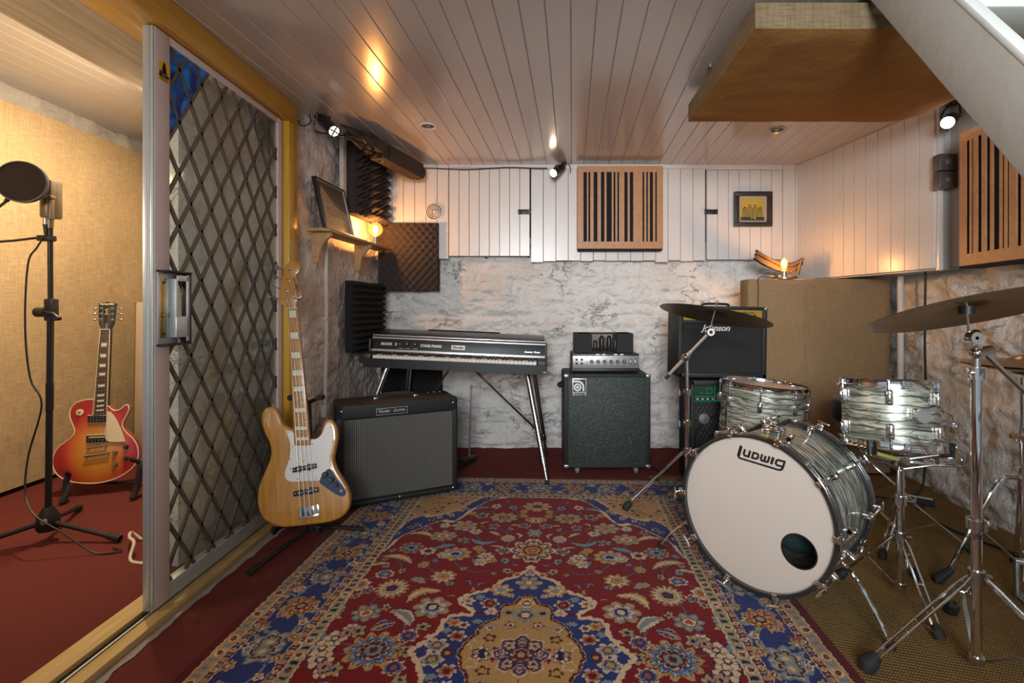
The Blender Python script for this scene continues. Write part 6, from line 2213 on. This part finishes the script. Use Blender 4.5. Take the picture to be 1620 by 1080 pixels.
# --- floor tom
FT = T(1.163, 2.55, .266) @ RY(4.5)
ft = thing('floor_tom', 'oyster pearl floor tom standing behind the bass drum in front of the amplifier stack', 'tom', FT, 'toms of the drum kit')
tom(ft, FT, .203, .385, 8, .30, .055)
for a in (200, 320, 80):
    c, s = math.cos(rad(a)), math.sin(rad(a))
    p = FT @ V((c * .222, s * .222, .18))
    f = V((p.x + c * .015, p.y + s * .015, .012))
    MB(M['chrome']).cyl(p + V((0, 0, .10)), f, .0055, n=10).m(M['rubber']).cyl(f + V((0, 0, .02)), f - V((0, 0, .008)), .012, n=12).build('leg', ft)
    MB(M['chrome'], FT).box2((-.012, -.022, -.022), (.026, .022, .022), .008, 3, mx=frame((c * .203, s * .203, .15), (c, s, 0), (-s, c, 0), (0, 0, 1))).build('leg_bracket', ft)
# --- rack tom on a stand
RT = T(1.288, 1.765, .572) @ RY(2.6) @ RX(-7)
rt = thing('rack_tom', 'oyster pearl rack tom with chrome hoops carried on a chrome stand at the right', 'tom', RT, 'toms of the drum kit')
tom(rt, RT, .148, .205, 6, rad(-125), .055)
mb = MB(M['chrome'], RT)
mx = frame((.148 * math.cos(rad(-95)), .148 * math.sin(rad(-95)), .105), (math.cos(rad(-95)), math.sin(rad(-95)), 0), (-math.sin(rad(-95)), math.cos(rad(-95)), 0), (0, 0, 1))
mb.box2((-.004, -.020, -.024), (.020, .020, .024), .008, 3, mx=mx).cyl(mx @ V((.01, 0, 0)), mx @ V((.036, 0, 0)), .023, n=24).build('mount_boss', rt)
# stand beneath the rack tom
sb = V((1.318, 1.755, 0))
ts = thing('tom_stand', 'chrome tripod stand with a cradle beneath the rack tom', 'drum stand', T(*sb))
tripod(ts, sb, .47, .0125, [(1.185, 1.885, .006), (1.475, 1.885, .006), (1.275, 1.535, .006)], .225, .04)
collar(ts, sb + V((0, 0, .36)), .013, (1, -.3))
MB(M['chrome2']).cyl(sb + V((0, 0, .36)), sb + V((0, 0, .520)), .0095, n=14).box(sb + V((0, 0, .505)), (.05, .036, .04), .006).build('upper_tube', ts)
for k, a in enumerate((215, 335, 95)):
    c, s = math.cos(rad(a)), math.sin(rad(a))
    e = RT @ V((c * .140, s * .140, -.034))
    e2 = RT @ V((c * .178, s * .178, -.032))
    e3 = RT @ V((c * .180, s * .180, .010))
    b = MB(M['chrome2'] if k else M['limeplastic'])
    b.tube([sb + V((c * .01, s * .01, .508)), e, ], .007, 8)
    b.m(M['black']).tube([e, e2, e3], .009, 8)
    b.build('cradle_arm', ts)

# --- snare drum
SN = T(1.655, 2.20, .415)
sn_ = thing('snare_drum', 'silver snare drum partly hidden behind the rack tom', 'snare drum', SN)
tom(sn_, SN, .172, .165, 8, .1, .05, True, M['chrome2'], .012)
MB(M['black'], SN).box2((.176, -.03, .04), (.200, .03, .075), .004, 2).box2((.176, -.03, .10), (.200, .03, .135), .004, 2).build('throw_off', sn_)
sb = V((1.63, 2.17, 0))
ss = thing('snare_stand', 'chrome tripod stand holding up the snare drum', 'drum stand', T(*sb))
tripod(ss, sb, .34, .0125, [(1.585, 2.42, .006), (1.86, 2.07, .006), (1.45, 2.03, .006)], .21, .05, .015)
collar(ss, sb + V((0, 0, .27)), .013, (-.8, -.6))
for a in (200, 320, 80):
    c, s = math.cos(rad(a)), math.sin(rad(a))
    ce = V((1.655, 2.20, 0))
    MB(M['chrome2']).tube([sb + V((0, 0, .335)), ce + V((c * .12, s * .12, .370)), ce + V((c * .208, s * .208, .382)), ce + V((c * .211, s * .211, .425))], .006, 8).build('basket_arm', ss)

# --- drum stool
tc_ = V((1.80, 2.66, 0))
th = thing('drum_stool', 'black drum stool behind the rack tom in front of the hessian screen', 'stool', T(*tc_))
MB(M['velvet']).lathe([(0, .440), (.145, .437), (.158, .450), (.161, .515), (.153, .553), (.12, .566), (0, .568)], T(*tc_), 40).build('seat', th)
tripod(th, tc_, .44, .013, [(1.83, 2.90, .006), (2.0, 2.53, .006), (1.60, 2.56, .006)], .22, .05)

def hub_pt(c, rx, ry): return T(*c) @ RY(ry) @ RX(rx) @ V((0, 0, .014))


# --- left cymbal on its boom stand
sb = V((.775, 2.50, 0))
cs = thing('cymbal_stand', 'chrome boom stand rising left of the bass drum with one foot on the rug', 'cymbal stand', T(*sb))
tripod(cs, sb, .62, .0125, [(.455, 2.475, .027), (1.00, 2.70, .006), (.80, 2.22, .027)], .318, .06, .018)
MB(M['chrome2']).cyl(sb + V((0, 0, .60)), sb + V((0, 0, .83)), .0095, n=16).build('upper_tube', cs)
collar(cs, sb + V((0, 0, .625)), .0135, (-1, -.2))
collar(cs, sb + V((0, 0, .465)), .0135, (-1, -.2))
bt = V((sb.x, sb.y, CAMZ - 72 * 2.5 / FPX))
p_, q_ = P(1053, 598, 2.56), P(1123, 525, 2.37)
MB(M['rail']).cyl(p_, p_.lerp(q_, .60), .0085, n=14).cyl(p_.lerp(q_, .55), q_, .0068, n=14).m(M['chrome2']).cyl(p_, p_.lerp(q_, .10), .0095, n=14).build('boom_arm', cs)
pv = p_.lerp(q_, .47)
MB(M['chrome2']).ball(pv, .020, n=16).cyl(pv + V((-.02, -.02, 0)), pv + V((.02, .02, 0)), .012, n=14).cyl(sb + V((0, 0, .80)), pv, .011, n=12).build('boom_clamp', cs)
cc = V(P(1131, 494, 2.35))
MX_ = frame(q_, (1, 0, 0), (0, 0, 1), (0, -1, 0))
MB(M['chrome']).lathe([(.006, .016), (.019, .016), (.021, .012), (.021, -.012), (.006, -.012)], MX_, 28).m(M['white']).lathe([(.009, .0165), (.018, .0165)], MX_, 28).m(M['black']).lathe([(0, .017), (.008, .0165)], MX_, 16).m(M['chrome2']).cyl(q_ + V((.001, 0, .015)), hub_pt(cc, -5, 12.5) + (hub_pt(cc, -5, 12.5) - q_).normalized() * .045, .0036, n=10).cyl(q_ + V((0, 0, .008)), q_ + V((.004, 0, .03)), .008, n=10).build('tilter', cs)
cymbal('thin bronze cymbal tilted on the boom stand left of the bass drum', cc, .262, -5, 12.5)

# --- right cymbal, close to the camera
sb = V((1.272, 1.40, 0))
cs = thing('cymbal_stand', 'thick chrome cymbal stand in the right foreground with splayed double braced legs', 'cymbal stand', T(*sb))
tripod(cs, sb, .865, .0135, [(.957, 1.40, .006), (1.425, 1.665, .006), (1.45, 1.145, .006)], .278, .03, .022)
MB(M['chrome2']).cyl(sb + V((0, 0, .86)), sb + V((0, 0, .930)), .010, n=16).build('upper_tube', cs)
collar(cs, sb + V((0, 0, .868)), .0155, (-1, -.5))
b = MB(M['chrome2']).lathe([(.0155, -.016), (.026, -.014), (.026, .012), (.0155, .014)], T(*(sb + V((0, 0, .432)))), 24).box(sb + V((.024, -.016, .432)), (.026, .02, .026), .004)
b.m(M['black']).text('100', .022, frame(sb + V((-.008, -.0142, .398)), (1, 0, 0), (0, 0, 1), (0, -1, 0)), depth=.0008).build('memory_lock', cs)
q_ = V(P(1534, 536, 1.38))
p_ = V(P(1672, 668, 1.55))
MB(M['chrome']).cyl(p_, q_, .0072, n=14).build('boom_arm', cs)
pv = p_.lerp(q_, .86)
MB(M['chrome2']).cyl(pv + V((-.035, -.012, -.004)), pv + V((.030, .01, .004)), .015, n=18).cyl(sb + V((0, 0, .92)), pv, .0125, .011, 14).ball(pv + V((-.036, -.012, -.003)), .014, (.6, 1, 1), 14).build('boom_clamp', cs)
MX_ = frame(q_ + V((0, -.014, .004)), (1, 0, 0), (0, 0, 1), (-.15, -1, 0))
cc = V(P(1530, 483, 1.375))
MB(M['chrome']).lathe([(.005, .012), (.0165, .012), (.018, .008), (.018, -.014), (.005, -.014)], MX_, 28).cyl(q_ + V((.01, 0, .0)), q_ + V((.030, .01, .018)), .012, n=12).cyl(q_, hub_pt(cc, -16, -4.5) + (hub_pt(cc, -16, -4.5) - q_).normalized() * .012, .0036, n=10).m(M['black']).cyl(cc - V((0, 0, .024)), cc + V((0, 0, -.001)), .019, n=18).build('tilter', cs)
cymbal('large bronze cymbal in the right foreground above the thick chrome stand', cc, .250, -16, -4.5)

# --- hi-hat at the edge of the picture
sb = V((1.800, 1.79, 0))
hs = thing('hi_hat_stand', 'chrome hi-hat stand at the right edge under the stair', 'hi-hat stand', T(*sb))
MB(M['chrome']).cyl(sb + V((0, 0, .05)), sb + V((0, 0, .62)), .0125, n=20).build('tube', hs)
MB(M['chrome2']).cyl(sb + V((0, 0, .60)), sb + V((0, 0, .80)), .0095, n=14).cyl(sb + V((0, 0, .79)), sb + V((0, 0, .98)), .0032, n=8).build('upper_tube', hs)
collar(hs, sb + V((0, 0, .575)), .0135, (-1, -.3))
for f in ((1.537, 1.86, .012), (1.98, 2.0, .012), (1.92, 1.55, .012)):
    f = V(f)
    d = V((f.x - sb.x, f.y - sb.y, 0)).normalized()
    MB(M['chrome']).tube([sb + d * .015 + V((0, 0, .43)), sb + d * .07 + V((0, 0, .415)), sb.lerp(f, .45) + V((0, 0, .30)), f + V((0, 0, .016)) - d * .03], .0085, 10, sm=5).m(M['rubber']).tube([f - d * .05 + V((0, 0, .05)), f, f + d * .012], [.012, .020, .016], 10).build('leg', hs)
    MB(M['chrome2']).cyl(sb + V((0, 0, .10)), sb.lerp(f, .55) + V((0, 0, .23)), .004, n=8).build('brace', hs)
MB(M['steel']).box2((-.045, -.26, .008), (.045, -.02, .016), .003, mx=T(*sb) @ RZ(-20)).box2((-.05, -.06, .008), (-.036, -.035, .14), .004, mx=T(*sb) @ RZ(-20)).box2((.036, -.06, .008), (.05, -.035, .14), .004, mx=T(*sb) @ RZ(-20)).box2((-.05, -.06, .13), (.05, -.035, .145), .004, mx=T(*sb) @ RZ(-20)).box2((-.038, -.25, .022), (.038, -.05, .030), .003, mx=T(*sb) @ RZ(-20) @ RX(8)).build('pedal', hs)
MB(M['brass']).cyl(sb + V((-.005, -.01, .585)), sb + V((-.065, -.03, .592)), .006, n=10).box(sb + V((-.07, -.032, .592)), (.022, .016, .020), .004).build('arm', hs)
for dz, rx, lab in ((.824, 180, 'lower hi-hat cymbal at the right edge behind the thick chrome stand'), (.868, 0, 'upper hi-hat cymbal at the right edge behind the thick chrome stand')):
    cymbal(lab, sb + V((0, 0, dz)), .178, rx, 0)

# --- flex and socket block on the floor
tag(MB(M['rubber']).box2((-.06, -.022, .0045), (.06, .022, .042), .008, mx=T(2.06, 2.60, 0) @ RZ(-35)).m(M['white']).box2((-.052, -.010, .040), (.052, .010, .044), mx=T(2.06, 2.60, 0) @ RZ(-35)).build('socket_block'), 'black mains socket block on the woven floor by the right wall', 'socket block')
tag(MB(M['wire']).tube([V((2.03, 2.56, .02)), V((1.98, 2.46, .011)), V((1.96, 2.30, .011)), V((1.99, 2.18, .011)), V((2.03, 2.08, .011)), V((2.05, 1.96, .011)), V((2.00, 1.86, .011)), V((2.03, 1.75, .011))], .0055, 6, sm=6).build('cable'), 'black cable curling along the foot of the right wall', 'cable')
tag(MB(M['wire']).tube([V((1.99, 2.63, .012)), V((1.85, 2.70, .011)), V((1.70, 2.64, .011)), V((1.50, 2.72, .011)), V((1.30, 2.88, .011))], .005, 6, sm=6).build('cable'), 'black cable crossing the woven floor behind the drums', 'cable')
# ------------------------------------------------------------------ light and camera
w = bpy.data.worlds.new('world')
scene.world = w
w.use_nodes = True
bg = w.node_tree.nodes['Background']
bg.inputs[0].default_value = (.80, .90, 1.0, 1)
bg.inputs[1].default_value = .44


def lamp(name, kind, loc, energy, color, size=.05, aim=None, **kw):
    l = bpy.data.lights.new(name, kind)
    l.energy = energy
    l.color = color
    if kind == 'AREA':
        l.size = size
    else:
        l.shadow_soft_size = size
    for k, v in kw.items():
        setattr(l, k, v)
    o = bpy.data.objects.new(name, l)
    LINK(o)
    o.location = loc
    if aim is not None:
        o.rotation_euler = (V(aim) - V(loc)).to_track_quat('-Z', 'Y').to_euler()
    return o


lamp('booth_lamp', 'SPOT', (-2.05, 2.35, 2.30), 150, (1, .77, .50), .05, (-2.7, 3.0, .5), spot_size=rad(150), spot_blend=.8)
lamp('booth_fill', 'POINT', (-2.2, 1.2, 1.5), 20, (1, .80, .56), .12)
lamp('back_wall_fill', 'AREA', (-.2, -1.7, 1.75), 35, (.95, .98, 1.0), 1.1, (.85, 3.6, 1.5), spread=rad(74))  # added soft fill behind the camera to brighten the back wall; no doorway there
lamp('stairwell_daylight', 'AREA', (1.55, .55, 2.58), 11, (.82, .93, 1.0), .5, (1.75, 1.9, .6))
lamp('right_wall_fill', 'AREA', (.5, -1.4, 1.5), 8, (.80, .92, 1.0), .9, (2.15, 2.0, .75), spread=rad(80))  # added cool fill for the right wall and drums; no window there
for nm, loc, aim, e in SPOTS:
    lamp(nm, 'SPOT', loc, e, (1, .72, .42), .03, aim, spot_size=rad(100), spot_blend=.7)

cam = bpy.data.cameras.new('camera')
cam.sensor_width = 36
cam.lens = 36 * FPX / 1620
cam.shift_x = (810 - CX) / 1620
cam.shift_y = -(540 - CY) / 1620
cam.clip_start = .02
co = bpy.data.objects.new('camera', cam)
LINK(co)
co.location = (0, 0, CAMZ)
co.rotation_euler = (rad(90), 0, 0)
scene.camera = co
vs_ = scene.view_settings
vs_.view_transform = 'Standard'
vs_.look = 'None'
vs_.gamma = 1
vs_.use_curve_mapping = False
vs_.exposure = -.12
scene.cycles.use_denoising = True
scene.cycles.max_bounces = 8
scene.cycles.transparent_max_bounces = 12
scene.cycles.caustics_reflective = False
scene.cycles.caustics_refractive = False
scene.cycles.sample_clamp_indirect = 6
